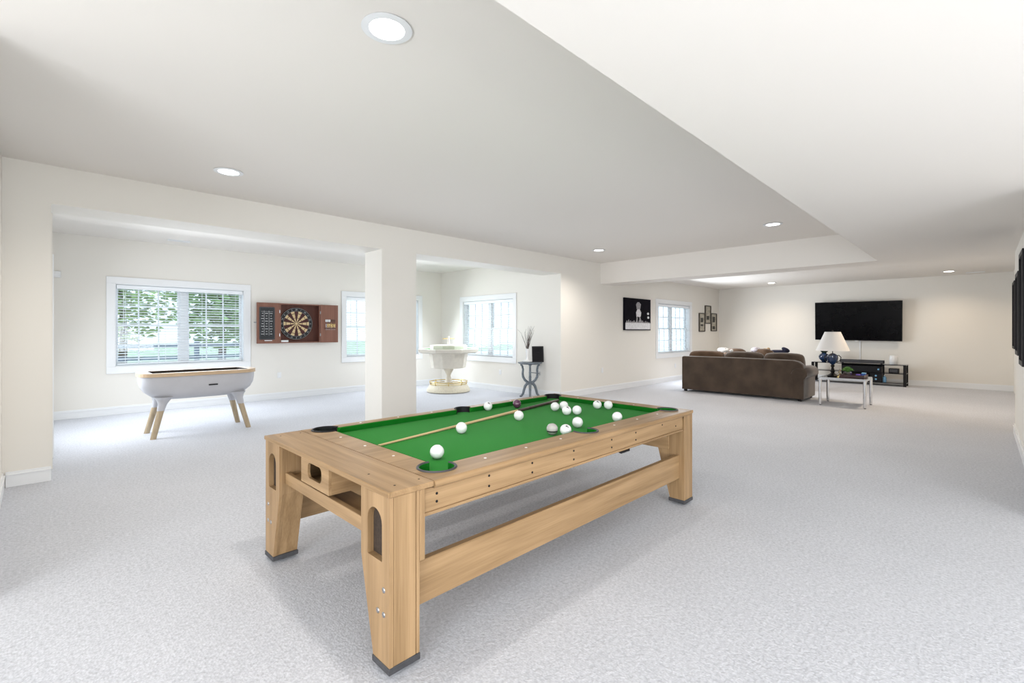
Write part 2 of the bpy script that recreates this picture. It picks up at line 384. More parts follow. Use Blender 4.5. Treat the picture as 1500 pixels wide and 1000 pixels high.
# ------------------------------------------------------------------ windows (local: x along wall, +y outward, z up)
def window(idx, w, h, loc, rotz, seen_from=None):
    root = bpy.data.objects.new('window_%d' % idx, None); COL.objects.link(root); structure(root)
    root.location = loc; root.rotation_euler.z = rotz
    cw = .115
    m = MB()
    for (a0, b0, a1, b1) in ((-cw, 0, 0, h), (w, 0, w + cw, h), (-cw, h, w + cw, h + cw), (-cw, -cw, w + cw, 0)):
        m.box(a0, -.02, b0, a1, 0, b1, .004)
    m.build('casing', M['trim'], root)
    m = MB()      # jamb lining
    m.box(0, 0, 0, .012, .17, h); m.box(w - .012, 0, 0, w, .17, h); m.box(.012, 0, h - .012, w - .012, .17, h); m.box(.012, 0, 0, w - .012, .17, .016)
    m.build('jamb', M['trim'], root)
    mw = .10; uw = (w - .024 - mw) / 2
    MB().box(.012 + uw, .10, .016, .012 + uw + mw, .17, h - .012, .003).build('mullion', M['trim'], root)
    for k in (0, 1):
        ux = .012 + k * (uw + mw)
        for (zz0, zz1, yy) in ((.016, h / 2 + .018, .115), (h / 2 - .018, h - .012, .142)):
            s = MB(); t = .038
            s.box(ux, yy, zz0, ux + t, yy + .026, zz1); s.box(ux + uw - t, yy, zz0, ux + uw, yy + .026, zz1)
            s.box(ux + t, yy, zz0, ux + uw - t, yy + .026, zz0 + t); s.box(ux + t, yy, zz1 - t, ux + uw - t, yy + .026, zz1)
            so = s.build('sash', M['trim'], root)
            MB().box(ux + t, yy + .011, zz0 + t, ux + uw - t, yy + .014, zz1 - t).build('pane', M['glass'], so)
            for q in (1, 2):
                xm = ux + t + (uw - 2 * t) * q / 3
                MB().box(xm - .010, yy + .004, zz0 + t, xm + .010, yy + .022, zz1 - t).build('muntin', M['trim'], so)
            zm = (zz0 + zz1) / 2
            MB().box(ux + t, yy + .005, zm - .008, ux + uw - t, yy + .021, zm + .008).build('muntin', M['trim'], so)
    return root

def blind(w, h, loc, rotz, label, tilt=16):
    root = thing('venetian_blind', loc, label, 'window blind', rotz, 'white venetian blinds')
    MB().box(.02, .012, h - .085, w - .02, .075, h - .018, .004).build('valance', M['slat'], root)
    z0, z1, p = .05, h - .10, .047
    n = int((z1 - z0) / p)
    s0 = None
    t = math.radians(tilt); cy, hw = .052, .0245
    for i in range(n + 1):
        z = z0 + .03 + i * (z1 - z0 - .03) / n
        if s0 is None:
            m = MB()
            prof = [(-hw, -.0012), (0, .0016), (hw, -.0012), (hw, -.0036), (0, -.0008), (-hw, -.0036)]
            rings = []
            for x in (.03, w - .03):
                rings.append([(x, a * math.cos(t) - b * math.sin(t), a * math.sin(t) + b * math.cos(t)) for a, b in prof])
            m.rings(rings); s0 = m.build('slat', M['slat'], root); s0.location = (0, cy, z)
        else: copy_part(s0, (0, cy, z))
    MB().box(.03, .030, z0 - .018, w - .03, .074, z0 + .004, .003).build('bottom_rail', M['slat'], root)
    m = MB()
    nn = 4
    for k in range(nn):
        x = .14 + (w - .28) * k / (nn - 1)
        for yy in (.026, .078): m.box(x - .0015, yy - .0008, z0, x + .0015, yy + .0008, h - .09)
    m.build('ladder_cord', M['slat'], root)
    MB().tube([(.11, .008, h - .1), (.112, .007, h - .45), (.11, .008, h - .8)], .004, 6).build('tilt_wand', M['slat'], root)
    return root

R90 = -PI / 2
for i, (w, loc, rz, lab) in enumerate([
    (W1, (W1[0], Y1, W1[2]), 0, 'white slatted blind in the double window with green trees behind the white game table'),
    (W2, (W2[0], Y1, W2[2]), 0, 'white slatted blind in the window partly hidden behind the square column'),
    (W3, (XR, W3[1], W3[2]), R90, 'white slatted blind in the window behind the ivory round game table'),
    (W4, (W4[0], Y0, W4[2]), 0, 'white slatted blind in the far window between black canvas and small frames')]):
    window(i + 1, w[1] - w[0], w[3] - w[2], loc, rz)
    blind(w[1] - w[0], w[3] - w[2], loc, rz, lab, 13)

# ------------------------------------------------------------------ outdoors
structure(MB().box(-20, 22.0, -.1, 30, 60, .18).build('lawn_ground', M['grass']))
structure(MB().box(-20, Y1 + .25, -.1, 30, 22.0, .18).build('terrace_ground', M['patio']))
structure(MB().box(XR + .25, Y0 + .25, -.1, 30, Y1 + .25, .18).build('patio_ground', M['patio']))
def tree(name, loc, h, r, fm, label, seed):
    rnd = random.Random(seed)
    root = thing(name, loc, label, 'tree', 0, 'trees beyond the alcove window')
    MB().tube([(0, 0, -.05), (.05, 0, h * .3), (-.04, .04, h * .55), (0, 0, h * .9)], .13, 8, .04).build('trunk', M['bark'], root, True)
    bm = bmesh.new()
    for k in range(1900):
        # leaves gathered into clumps on a rough crown
        a = rnd.uniform(0, 2 * PI); u = rnd.uniform(-1, 1); rr = rnd.random() ** .4
        c = Vector((math.cos(a) * math.sqrt(1 - u * u) * r * rr, math.sin(a) * math.sqrt(1 - u * u) * r * rr, h * .58 + u * h * .42 * rr))
        s = rnd.uniform(.07, .16)
        q = Matrix.Rotation(rnd.uniform(0, 6.28), 3, 'Z') @ Matrix.Rotation(rnd.uniform(-1.2, 1.2), 3, 'X')
        vs = [bm.verts.new(c + q @ Vector(p) * s) for p in ((-1, 0, 0), (0, -.6, .15), (1, 0, 0), (0, .6, .15))]
        bm.faces.new(vs)
    me = bpy.data.meshes.new('crown'); bm.to_mesh(me); bm.free(); me.materials.append(fm)
    o = bpy.data.objects.new('crown', me); COL.objects.link(o); o.parent = root
for i, (x, y, h, r, k) in enumerate([(-.3, 17.5, 3.5, 1.35, 0), (2.0, 20.8, 4.2, 1.55, 1), (4.2, 17.6, 3.4, 1.3, 0), (6.2, 21, 3.6, 1.4, 1)]):
    tree('garden_tree', (x, y, .18), h, r, M['fol2'] if k else M['fol'],
         ['leftmost dark green tree outside the wide double window', 'pale green tree outside the wide double window, left of its centre post',
          'dark green tree outside the wide double window, right of its centre post', 'pale green rightmost tree outside the wide double window'][i], i + 3)
fr = thing('rail_fence', (-2, 14.0, .18), 'dark blue-grey post and rail fence beyond the wide double window', 'fence')
po = MB().box(-.05, -.05, 0, .05, .05, .98, .01).build('fence_post', M['rail'], fr)
for k in range(1, 6): copy_part(po, (1.6 * k, 0, 0))
ra = MB().box(-.1, -.02, -.04, 8.1, .02, .04, .006).build('fence_rail', M['rail'], fr); ra.location = (0, -.07, .30)
for z in (.58, .86): copy_part(ra, (0, -.07, z))

# ------------------------------------------------------------------ recessed ceiling lights
def downlight(x, y, z, label, warm=False, r=.112, power=90):
    t = thing('recessed_light', (x, y, z), label, 'ceiling light', 0, 'recessed ceiling lights')
    m = MB(); m.lathe([(r * .78, 0), (r * 1.12, -.003), (r * 1.14, -.007), (r * .80, -.010)], seg=32, closed=True)
    m.build('trim_ring', M['trim'], t, True)
    MB().lathe([(r * .8, -.001), (r * .8, -.006)], seg=32).build('diffuser', M['lampglow_warm' if warm else 'lampglow'], t)
    l = bpy.data.lights.new('lamp_light', 'SPOT'); l.energy = power; l.spot_size = math.radians(150); l.spot_blend = .8
    l.shadow_soft_size = r * .7; l.color = (1, .80, .58) if warm else (1.0, .94, .86)
    o = bpy.data.objects.new('lamp_light', l); COL.objects.link(o); o.parent = t; o.location = (0, 0, -.03)
downlight(1.263, 2.167, ZC, 'largest nearest round recessed light, above the near end of the pool table', power=55)
downlight(1.305, 5.207, ZC, 'round recessed light at the left, in front of the wide opening')
downlight(7.582, 5.206, ZC, 'small recessed light near the left wall just before the ceiling beam')
downlight(7.536, 2.151, ZC, 'recessed light near the raised ceiling edge, above and before the sofa')
downlight(14.82, 4.266, ZT, 'tiny recessed light in the far ceiling left of the television', True, power=50)
downlight(14.86, .533, ZT, 'recessed light in the far ceiling right of the television', True, power=50)
downlight(11.3, 4.266, ZT, 'added recessed light unseen behind the ceiling beam, above the left end of the sofa', False, power=90)  # extra fitting, added out of view to brighten the far floor
downlight(11.3, .9, ZT, 'added recessed light unseen behind the ceiling beam, above the chrome end table', True, power=110)  # also added unseen, to lift the floor in front of the television

def vent(x, y, z, label, rz=0):
    t = thing('ceiling_vent', (x, y, z), label, 'vent', rz, 'ceiling air vents')
    m = MB().plate([rrect(0, 0, .16, .075, .005, 1), rrect(0, 0, .135, .05, .003, 1)], 2, -.008, 0); m.build('frame', M['trim'], t)
    MB().box(-.135, -.05, -.002, .135, .05, 0).build('duct_opening', M['graph'], t)
    s = MB().box(-.135, -.004, -.007, .135, .004, -.003).build('louvre', M['trim'], t); s.location = (0, -.036, 0)
    for k in range(1, 5): copy_part(s, (0, -.036 + k * .018, 0))
vent(1.70, 9.80, ZC, 'rectangular ceiling vent above the wide double window')
vent(15.55, .1, ZT, 'thin ceiling vent in the far ceiling near the television wall', PI / 2)

def outlet(x, y, z, rz, label):
    t = thing('wall_outlet', (x, y, z), label, 'outlet', rz, 'white wall outlets')
    MB().box(-.04, -.006, -.06, .04, 0, .06, .003).build('cover_plate', M['plate'], t)
    s = MB().box(-.017, -.009, -.014, .017, -.006, .014, .002).build('socket', M['trim'], t); s.location = (0, 0, .026)
    copy_part(s, (0, 0, -.026))
outlet(3.517, Y1, .49, 0, 'white outlet on the alcove back wall below the dartboard cabinet')
outlet(9.17, Y0, .50, 0, 'white outlet on the plain wall behind the far end of the pool table')
outlet(12.83, Y0, .42, 0, 'white outlet under the far window beside the sofa')
outlet(XR, 8.02, .44, R90, 'white outlet under the window by the grey pedestal table')
t = thing('alarm_sensor', (.19, Y1, 2.30), 'small white alarm box high on the alcove wall near its left corner', 'alarm box')
MB().box(-.05, -.04, -.05, .05, 0, .05, .008).build('housing', M['plate'], t)
MB().box(-.03, -.043, -.03, .03, -.04, .005, .002).build('grille', M['trim'], t)

# ------------------------------------------------------------------ pool table
PX, PY = .99, 1.68
LX, LY, TT = 2.79, 1.46, .755
pt = thing('pool_table', (PX, PY, 0), 'large oak pool table with green felt and wide tapered legs on beige carpet', 'pool table')
def wx(x): return x - PX
def wy(y): return y - PY
cap0, cap1 = .215, LX - .045          # inner seams of the end caps
fx0, fx1, fy0, fy1 = .36, 2.66, .175, 1.385
# end caps
MB().box(-.008, -.008, TT - .024, cap0 - .002, LY + .004, TT, .003).build('end_cap', M['oak_y'], pt)
MB().box(cap1 + .002, -.008, TT - .024, LX + .004, LY + .004, TT, .003).build('end_cap', M['oak_y'], pt)
# rail frame with pocket bites
pocks = [(fx0 - .015, fy0 - .02, .088, 'c', PI * .0), (fx1 + .0, fy0 - .02, .080, 'c', 0), (fx1 - .005, fy1 - .012, .078, 'c', 0), (fx0 - .02, fy1 - .02, .085, 'c', 0)]
sides = [((fx0 + fx1) / 2, fy0 - .035, .078), ((fx0 + fx1) / 2, fy1 - .002, .070)]
def bite(cx, cy, r, a0, a1, n=14): return [(cx + r * math.cos(a0 + (a1 - a0) * i / n), cy + r * math.sin(a0 + (a1 - a0) * i / n)) for i in range(n + 1)]
def corner(px, py, r, qx, qy):
    """arc outside the corner (qx,qy = sign of the outward diagonal), returned counter-clockwise"""
    return
inner = []
arcs = {}
def arc_between(cx, cy, r, p_start, p_end, through):
    a0 = math.atan2(p_start[1] - cy, p_start[0] - cx); a1 = math.atan2(p_end[1] - cy, p_end[0] - cx)
    at = math.atan2(through[1] - cy, through[0] - cx)
    # direction choice
    d = (a1 - a0) % (2 * PI); dt = (at - a0) % (2 * PI)
    if dt > d: d -= 2 * PI
    return [(cx + r * math.cos(a0 + d * i / 16), cy + r * math.sin(a0 + d * i / 16)) for i in range(17)], a0, a0 + d
def hit_h(cx, cy, r, y, sgn): return (cx + sgn * math.sqrt(max(r * r - (y - cy) ** 2, 0)), y)
def hit_v(cx, cy, r, x, sgn): return (x, cy + sgn * math.sqrt(max(r * r - (x - cx) ** 2, 0)))
(c0, c1, c2, c3) = pocks; (s0, s1) = sides
seq = [('side', s0[0], s0[1], s0[2], hit_h(*s0, fy0, -1), hit_h(*s0, fy0, 1), (s0[0], s0[1] - 1)),
       ('corner', c1[0], c1[1], c1[2], hit_h(c1[0], c1[1], c1[2], fy0, -1), hit_v(c1[0], c1[1], c1[2], fx1, 1), (c1[0] + 1, c1[1] - 1)),
       ('corner', c2[0], c2[1], c2[2], hit_v(c2[0], c2[1], c2[2], fx1, -1), hit_h(c2[0], c2[1], c2[2], fy1, -1), (c2[0] + 1, c2[1] + 1)),
       ('side', s1[0], s1[1], s1[2], hit_h(*s1, fy1, 1), hit_h(*s1, fy1, -1), (s1[0], s1[1] + 1)),
       ('corner', c3[0], c3[1], c3[2], hit_h(c3[0], c3[1], c3[2], fy1, 1), hit_v(c3[0], c3[1], c3[2], fx0, -1), (c3[0] - 1, c3[1] + 1)),
       ('corner', c0[0], c0[1], c0[2], hit_v(c0[0], c0[1], c0[2], fx0, 1), hit_h(c0[0], c0[1], c0[2], fy0, 1), (c0[0] - 1, c0[1] - 1))]
info = []
for k, cx, cy, r, ps, pe, th in seq:
    pts, a0, a1 = arc_between(cx, cy, r, ps, pe, th)
    inner += pts; info.append((k, cx, cy, r, a0, a1, ps, pe))
MB().plate([[(cap0, 0), (cap1, 0), (cap1, LY), (cap0, LY)], inner], 2, TT - .032, TT).build('rail_frame', M['oak_x'], pt)
# rounded outer nosing along the near and far rails
for yy in (0, LY):
    if yy: MB().cyl((cap0, yy + .006, TT - .0105), (cap1, yy + .006, TT - .0105), .010, seg=14).build('rail_nosing', M['oak_x'], pt, True)
    else: MB().cyl((cap0, yy, TT - .017), (cap1, yy, TT - .017), .0165, seg=14).build('rail_nosing', M['oak_x'], pt, True)
# bed and felt
MB().box(cap0, .03, TT - .15, cap1, LY - .03, TT - .05).build('bed', M['oak_x'], pt)
MB().plate([inner], 2, TT - .049, TT - .040).build('felt', M['felt'], pt)
FZ = TT - .040
# cushions: strips between the pockets
for i in range(6):
    p = info[i][7]; q = info[(i + 1) % 6][6]
    d = Vector((q[0] - p[0], q[1] - p[1])); n = Vector((-d.y, d.x)).normalized()   # into the table
    a = Vector(p); b = Vector(q); e = d.normalized() * .02
    w0 = .004; w1 = .016
    rings = [[(a.x, a.y, FZ), (a.x, a.y, TT - .002), (*(a + n * w1 + e), TT - .004), (*(a + n * w0 + e), FZ)],
             [(b.x, b.y, FZ), (b.x, b.y, TT - .002), (*(b + n * w1 - e), TT - .004), (*(b + n * w0 - e), FZ)]]
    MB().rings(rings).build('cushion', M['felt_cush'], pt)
# pocket rims and liners
for k, cx, cy, r, a0, a1, ps, pe in info:
    far = cy > LY / 2
    m = MB(); m.tube([(cx + (r + .003) * math.cos(a0 + (a1 - a0) * i / 20), cy + (r + .003) * math.sin(a0 + (a1 - a0) * i / 20), TT + .001) for i in range(21)], .0065, 8)
    rim = m.build('pocket_rim', M['black' if far else 'graph'], pt, True)
    bm = bmesh.new(); lo = []; hi = []
    R = [[], [], [], []]
    for i in range(21):
        a = a0 + (a1 - a0) * i / 20
        for q, (rr, z) in enumerate(((r - .001, FZ), (r - .001, TT), (r - .006, TT), (r - .006, FZ))):
            R[q].append((cx + rr * math.cos(a), cy + rr * math.sin(a), z))
    m = MB(); m.rings([[R[q][i] for q in range(4)] for i in range(21)])
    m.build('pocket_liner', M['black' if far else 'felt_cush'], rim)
    # cup below the bed
    MB().lathe([(.045, TT - .20), (.055, TT - .15)], (cx, cy + (-.0 if far else .04)), 16).build('pocket_cup', M['graph'], rim)
# sights
si = MB().cyl((0, 0, 0), (0, 0, .0012), .0075, seg=12).build('rail_sight', M['inlay'], pt)
pos = []
for yy in (fy0 * .62, LY - (LY - fy1) * .45):
    for h in (0, 1):
        A = (fx0 + .10, s0[0] - .14) if h == 0 else (s0[0] + .14, fx1 - .10)
        for k in range(3): pos.append((A[0] + (A[1] - A[0]) * (k + .5) / 3, yy))
for xx in (fx0 - .055, fx1 + .025):
    for k in range(3): pos.append((xx, fy0 + (fy1 - fy0) * (k + 1) / 4))
si.location = (*pos[0], TT)
for p in pos[1:]: copy_part(si, (*p, TT))
# side aprons
for yy, s in ((.012, 1), (LY - .012, -1)):
    y0_, y1_ = (yy, yy + .02) if s > 0 else (yy - .02, yy)
    MB().box(.16, y0_, .620, LX - .15, y1_, TT - (.032 if s > 0 else .050), .002).build('side_apron', M['oak_x'], pt)
    if s < 0: MB().box(cap0, LY - .006, .690, cap1, LY + .002, TT - .018).build('apron_edge', M['oak_x'], pt)
    yl0, yl1 = (yy - .006, yy + .03) if s > 0 else (yy - .03, yy + .006)
    MB().box(.16, yl0, .606, LX - .15, yl1, .620, .002).build('apron_lip', M['oak_x'], pt)
    # screws in pairs
sc = MB().cyl((0, .0125, 0), (0, .010, 0), .006, seg=10).build('apron_screw', M['black'], pt)
sp = [(.24, .69), (.24, .655), (.55, .70), (.55, .65), (.86, .70), (.86, .65), (1.22, .70), (1.22, .65), (1.62, .70), (1.62, .65), (1.92, .70), (1.92, .65), (2.30, .70), (2.52, .66)]
sc.location = (sp[0][0], 0, sp[0][1])
for p in sp[1:]: copy_part(sc, (p[0], 0, p[1]))
# end aprons, cross bars, stretchers
MB().box(.19, .03, .60, .21, LY - .03, TT - .024).build('end_apron', M['oak_y'], pt)
MB().box(.035, .13, .500, .062, LY - .15, .566, .002).build('cross_bar', M['oak_y'], pt)
MB().box(.062, .13, .530, .19, LY - .15, .545).build('cross_shelf', M['oak_y'], pt)
MB().box(LX - .15, .13, .436, LX - .128, LY - .15, .70, .002).build('cross_panel', M['oak_y'], pt)
bo = MB().cyl((LX - .15, 0, 0), (LX - .154, 0, 0), .012, seg=12).build('panel_bolt', M['steel'], pt); bo.location = (0, .36, .545); copy_part(bo, (0, .16, .545))
for yy in (.045, LY - .085):
    MB().box(.13, yy, .212, LX - .13, yy + .04, .402, .004).build('stretcher', M['oak_x'], pt)
# upright trim boards at the ends of the aprons
for yy in (-.002, LY - .018):
    MB().box(.145, yy, .43, .17, yy + .02, TT - .024, .002).build('trim_board', M['oak_z'], pt)
# legs
def leg(x, flipx, flipy):
    root_m = MB()
    prof = [(0, .045), (.13, .045), (.235, .44), (.235, TT - .024), (0, TT - .024)]
    hole = [(.058, .455), (.178, .455)] + [(.118 + .060 * math.cos(a), .605 + .060 * math.sin(a)) for a in [PI * i / 10 for i in range(11)]]
    def fy(p): return [(LY - a, b) if flipy else (a, b) for a, b in p]
    xo = (lambda a, b: (LX - b, LX - a)) if flipx else (lambda a, b: (a, b))
    a, b = xo(0, .018); root_m.plate([fy(prof), fy(hole)], 0, a, b)
    zt = TT - .055 if flipx else TT - .024
    a, b = xo(.030, .142); root_m.plate([fy([(.006, .045), (.124, .045), (.229, .44), (.229, zt), (.006, zt)])], 0, a, b)
    a, b = xo(.018, .030); root_m.plate([fy([(.003, .045), (.127, .045), (.232, .44), (.232, zt), (.003, zt)]), fy(hole)], 0, a, b)
    lo = root_m.build('leg', M['oak_z'], pt)
    a, b = xo(.0285, .0305)
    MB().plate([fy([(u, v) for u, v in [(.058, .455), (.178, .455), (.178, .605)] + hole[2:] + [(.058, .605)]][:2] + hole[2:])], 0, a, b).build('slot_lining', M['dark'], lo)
    # raised edge boards that leave a narrow joint on the outer side
    ye = (0, .004) if not flipy else (LY - .004, LY)
    a, b = xo(.020, .124); MB().box(a, ye[0], .046, b, ye[1] + (.004 if not flipy else 0), TT - .026, .0015).build('side_board', M['oak_z'], lo)
    a, b = xo(.128, .144); MB().box(a, ye[0], .046, b, ye[1] + (.004 if not flipy else 0), TT - .026, .0015).build('side_board', M['oak_z'], lo)
    # black foot cap and leveller
    a, b = xo(-.004, .146)
    y0_, y1_ = (-.004, .134) if not flipy else (LY - .134, LY + .004)
    MB().box(a, y0_, .018, b, y1_, .046, .003).build('foot_cap', M['graph'], lo)
    cx = (a + b) / 2; cyy = (y0_ + y1_) / 2
    MB().lathe([(.030, 0), (.034, .006), (.034, .018)], (cx, cyy), 16).build('levelling_foot', M['black'], lo)
    if not flipx:
        bm = MB()
        bl = None
        for (u, v) in ((.045, .345), (.045, .245), (.092, .245)):
            yv = LY - u if flipy else u
            if bl is None:
                bl = MB().ball((0, 0, 0), .012, 12, 8, (.35, 1, 1)).build('bolt_head', M['steel'], lo, True); bl.location = (0, yv, v)
            else: copy_part(bl, (0, yv, v))
for fx in (0, 1):
    for fyy in (0, 1): leg(0, fx, fyy)
# ball box hanging under the near end cap
bx0, bx1, bz0, bz1 = wy(2.25), wy(2.59), .598, TT - .024
hole = rrect((bx0 + bx1) / 2, (bz0 + bz1) / 2 + .01, .085, .040, .028, 5)
m = MB().plate([[(bx0, bz0), (bx1, bz0), (bx1, bz1), (bx0, bz1)], hole], 0, .004, .018)
bxo = m.build('ball_box', M['oak_y'], pt)
m = MB(); m.box(.018, bx0, bz0, .188, bx0 + .012, bz1); m.box(.018, bx1 - .012, bz0, .188, bx1, bz1); m.box(.018, bx0 + .012, bz0, .188, bx1 - .012, bz0 + .012)
m.build('box_wall', M['oak_x'], bxo)
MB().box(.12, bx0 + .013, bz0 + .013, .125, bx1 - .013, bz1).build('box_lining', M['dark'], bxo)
MB().tube([(.10, bx0 - .05, .700), (.10, bx0 - .09, .690), (.15, bx0 - .11, .695)], .009, 8).build('latch', M['black'], pt, True)
MB().tube([(1.74, .06, .606), (1.76, .03, .588), (1.86, .03, .588), (1.88, .05, .606)], .008, 8).build('latch', M['black'], pt, True)
# tiny plugs on the near cap
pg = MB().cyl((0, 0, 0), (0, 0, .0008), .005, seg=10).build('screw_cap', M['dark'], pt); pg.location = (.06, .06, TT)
for p in ((.18, .06), (.06, .28), (.06, 1.38), (.18, 1.38)): copy_part(pg, (p[0], p[1], TT))

# balls
BR = .038; BZ = FZ + BR
balls = [(1.507, 2.07, 'w', 'white ball nearest the near left corner of the table', 0), (1.997, 2.468, 'w', 'white ball beside the thin end of the cue', 0),
         (2.6, 2.517, 'w', 'lone white ball just in front of the middle of the cue', 0), (2.738, 3.022, 'w', 'white ball with a small mark against the far rail', 1),
         (3.008, 2.935, 'p', 'dark plum ball behind the cue near the far rail', 0), (3.127, 2.594, 'w', 'leftmost white ball of the cluster of four near the far right', 0),
         (3.224, 2.575, 'w', 'rearmost white ball of the cluster of four near the far right', 0), (3.045, 2.403, 'w', 'front white ball with a dark mark in the cluster of four', 1),
         (3.113, 2.350, 'w', 'rightmost white ball of the cluster of four near the far right', 0), (3.478, 2.402, 'w', 'white ball with a dark mark, left of the pair by the far end rail', 1),
         (3.525, 2.320, 'w', 'plain white ball, right of the pair by the far end rail', 0), (3.083, 1.95, 'w', 'white ball alone near the far right corner of the felt', 0),
         (2.396, 2.012, 'g', 'grey ball with a dark stripe near the near side pocket', 2), (2.436, 1.93, 'w', 'white ball with a black scribble touching the striped grey ball', 1),
         (2.699, 2.032, 'w', 'white ball behind the near side pocket, unmarked', 0)]
for i, (x, y, k, lab, mk) in enumerate(balls):
    t = thing('billiard_ball', (x, y, FZ), lab, 'ball', 0, 'billiard balls on the green felt')
    MB().ball((0, 0, BR), BR, 32, 20).build('ball_body', M[{'w': 'ball', 'p': 'ball_plum', 'g': 'ball_grey'}[k]], t, True)
    if mk == 1:
        # curved inked strokes laid on the sphere, facing the room
        m = MB(); base = math.atan2(-y, -x) + (.3 if i != 9 else .1)
        def sp_(az, el, rr=BR + .0003): return (rr * math.cos(el) * math.cos(az), rr * math.cos(el) * math.sin(az), BR + rr * math.sin(el))
        for st in ([(-.35, .95), (-.1, 1.0), (.2, .9)], [(-.3, .75), (0, .85), (.3, .65)], [(.0, .95), (.1, .75), (.35, .6)]):
            m.tube([sp_(base + a, e) for a, e in st], .0022, 6)
        m.build('number_mark', M['black'], t)
    if mk == 2:
        m = MB(); m.lathe([(math.sqrt(max((BR + .0004) ** 2 - z * z, 0)), BR + z) for z in (-.016, -.012, -.008)] + [(BR * .8, BR - .008), (BR * .8, BR - .016)], seg=32, closed=True)
        m.build('stripe', M['black'], t, True)
# cue
c0_, c1_ = Vector((1.400, 2.532, FZ)), Vector((3.535, 2.897, FZ))
d_ = c1_ - c0_; L_ = Vector((d_.x, d_.y, 0)).length
t = thing('pool_cue', (c0_.x, c0_.y, FZ), 'long maple pool cue with a dark butt lying on the green felt', 'cue', math.atan2(d_.y, d_.x))
def zc(s): return .0065 + .0085 * s / L_
js = L_ * .68
MB().cyl((.012, 0, zc(0)), (js, 0, zc(js)), .0062, .0062 + .0078 * .68, 14).build('shaft', M['cue'], t, True)
MB().cyl((0, 0, zc(0)), (.012, 0, zc(0)), .0058, .0062, 14).build('tip', M['inlay'], t, True)
MB().cyl((js, 0, zc(js)), (L_, 0, zc(L_)), .0062 + .0078 * .68, .0145, 14).build('butt', M['cue_butt'], t, True)

# ------------------------------------------------------------------ white game table on the left
gt = thing('game_table', (1.60, 7.86, 0), 'white oval-bodied game table with wooden rim and splayed legs under the wide window', 'game table')
def sup(a, b, z, n=3.6, N=40):
    out = []
    for i in range(N):
        t_ = 2 * PI * i / N; c, s = math.cos(t_), math.sin(t_)
        out.append((a * math.copysign(abs(c) ** (2 / n), c), b * math.copysign(abs(s) ** (2 / n), s), z))
    return out
prof = [(.40, .20, .490), (.47, .235, .500), (.56, .27, .53), (.63, .295, .59), (.668, .31, .66), (.682, .318, .74), (.684, .32, .802)]
MB().rings([sup(a, b, z) for a, b, z in prof]).build('shell', M['hull'], gt, True)
o_ = [(p[0], p[1]) for p in sup(.70, .335, 0)]; i_ = rrect(0, 0, .57, .25, .03, 3)
MB().plate([o_, i_], 2, .802, .850).build('rim', M['ash_x'], gt)
MB().plate([[(p[0] * .995, p[1] * .995) for p in i_]], 2, .8025, .806).build('playing_bed', M['walnut_in'], gt)
MB().plate([i_, [(p[0] * .975, p[1] * .955) for p in i_]], 2, .8065, .8495).build('bed_dark_liner', M['walnut_in'], gt)  # dark ring added inside the rim to shade the lit opening
for sx in (-1, 1):
    for sy in (-1, 1):
        k0 = Vector((sx * .43, sy * .19, .53)); k1 = Vector((sx * .56, sy * .262, 0))
        km = k0.lerp(k1, .33)
        q = MB(); q.rings([[k0.lerp(k1, tt) + Vector((rr * math.cos(a), rr * math.sin(a), 0)) for a in [2 * PI * i / 16 for i in range(16)]] for tt, rr in ((0, .11), (.08, .075), (.17, .052), (.33, .043))])
        lo = q.build('leg_socket', M['hull'], gt, True)
        q = MB(); q.rings([[k0.lerp(k1, tt) + Vector((rr * math.cos(a), rr * math.sin(a), 0)) for a in [2 * PI * i / 16 for i in range(16)]] for tt, rr in ((.31, .040), (1, .034))])
        q.build('leg', M['ash'], gt, True)
MB().box(.05, -.322, .655, .16, -.312, .672, .003).build('slot_handle', M['black'], gt)
bt = MB().cyl((0, -.3215, 0), (0, -.316, 0), .010, seg=12).build('knob', M['hull'], gt); bt.location = (-.32, 0, .76)
for x in (-.1, .14, .38): copy_part(bt, (x, 0, .76))
mk_ = MB().cyl((0, 0, .85), (0, 0, .853), .008, seg=10).build('rim_marker', M['inlay'], gt); mk_.location = (.02, -.295, 0); copy_part(mk_, (.14, -.295, 0))

# ------------------------------------------------------------------ dartboard cabinet
dc = thing('dartboard_cabinet', (3.49, Y1, 1.155), 'open reddish-brown dartboard cabinet on the alcove back wall', 'dartboard cabinet')
DW, DH, DD = .83, .82, .12
m = MB(); m.box(0, -DD, 0, DW, 0, .02); m.box(0, -DD, DH - .02, DW, 0, DH); m.box(0, -DD, .02, .02, 0, DH - .02); m.box(DW - .02, -DD, .02, DW, 0, DH - .02)
m.build('case', M['cab'], dc)
MB().box(.02, -.02, .02, DW - .02, 0, DH - .02).build('back_panel', M['cab_in'], dc)
MB().box(.021, -DD + .005, .021, .024, -.02, DH - .021).build('side_lining', M['cab_in'], dc)
MB().box(DW - .024, -DD + .005, .021, DW - .021, -.02, DH - .021).build('side_lining', M['cab_in'], dc)
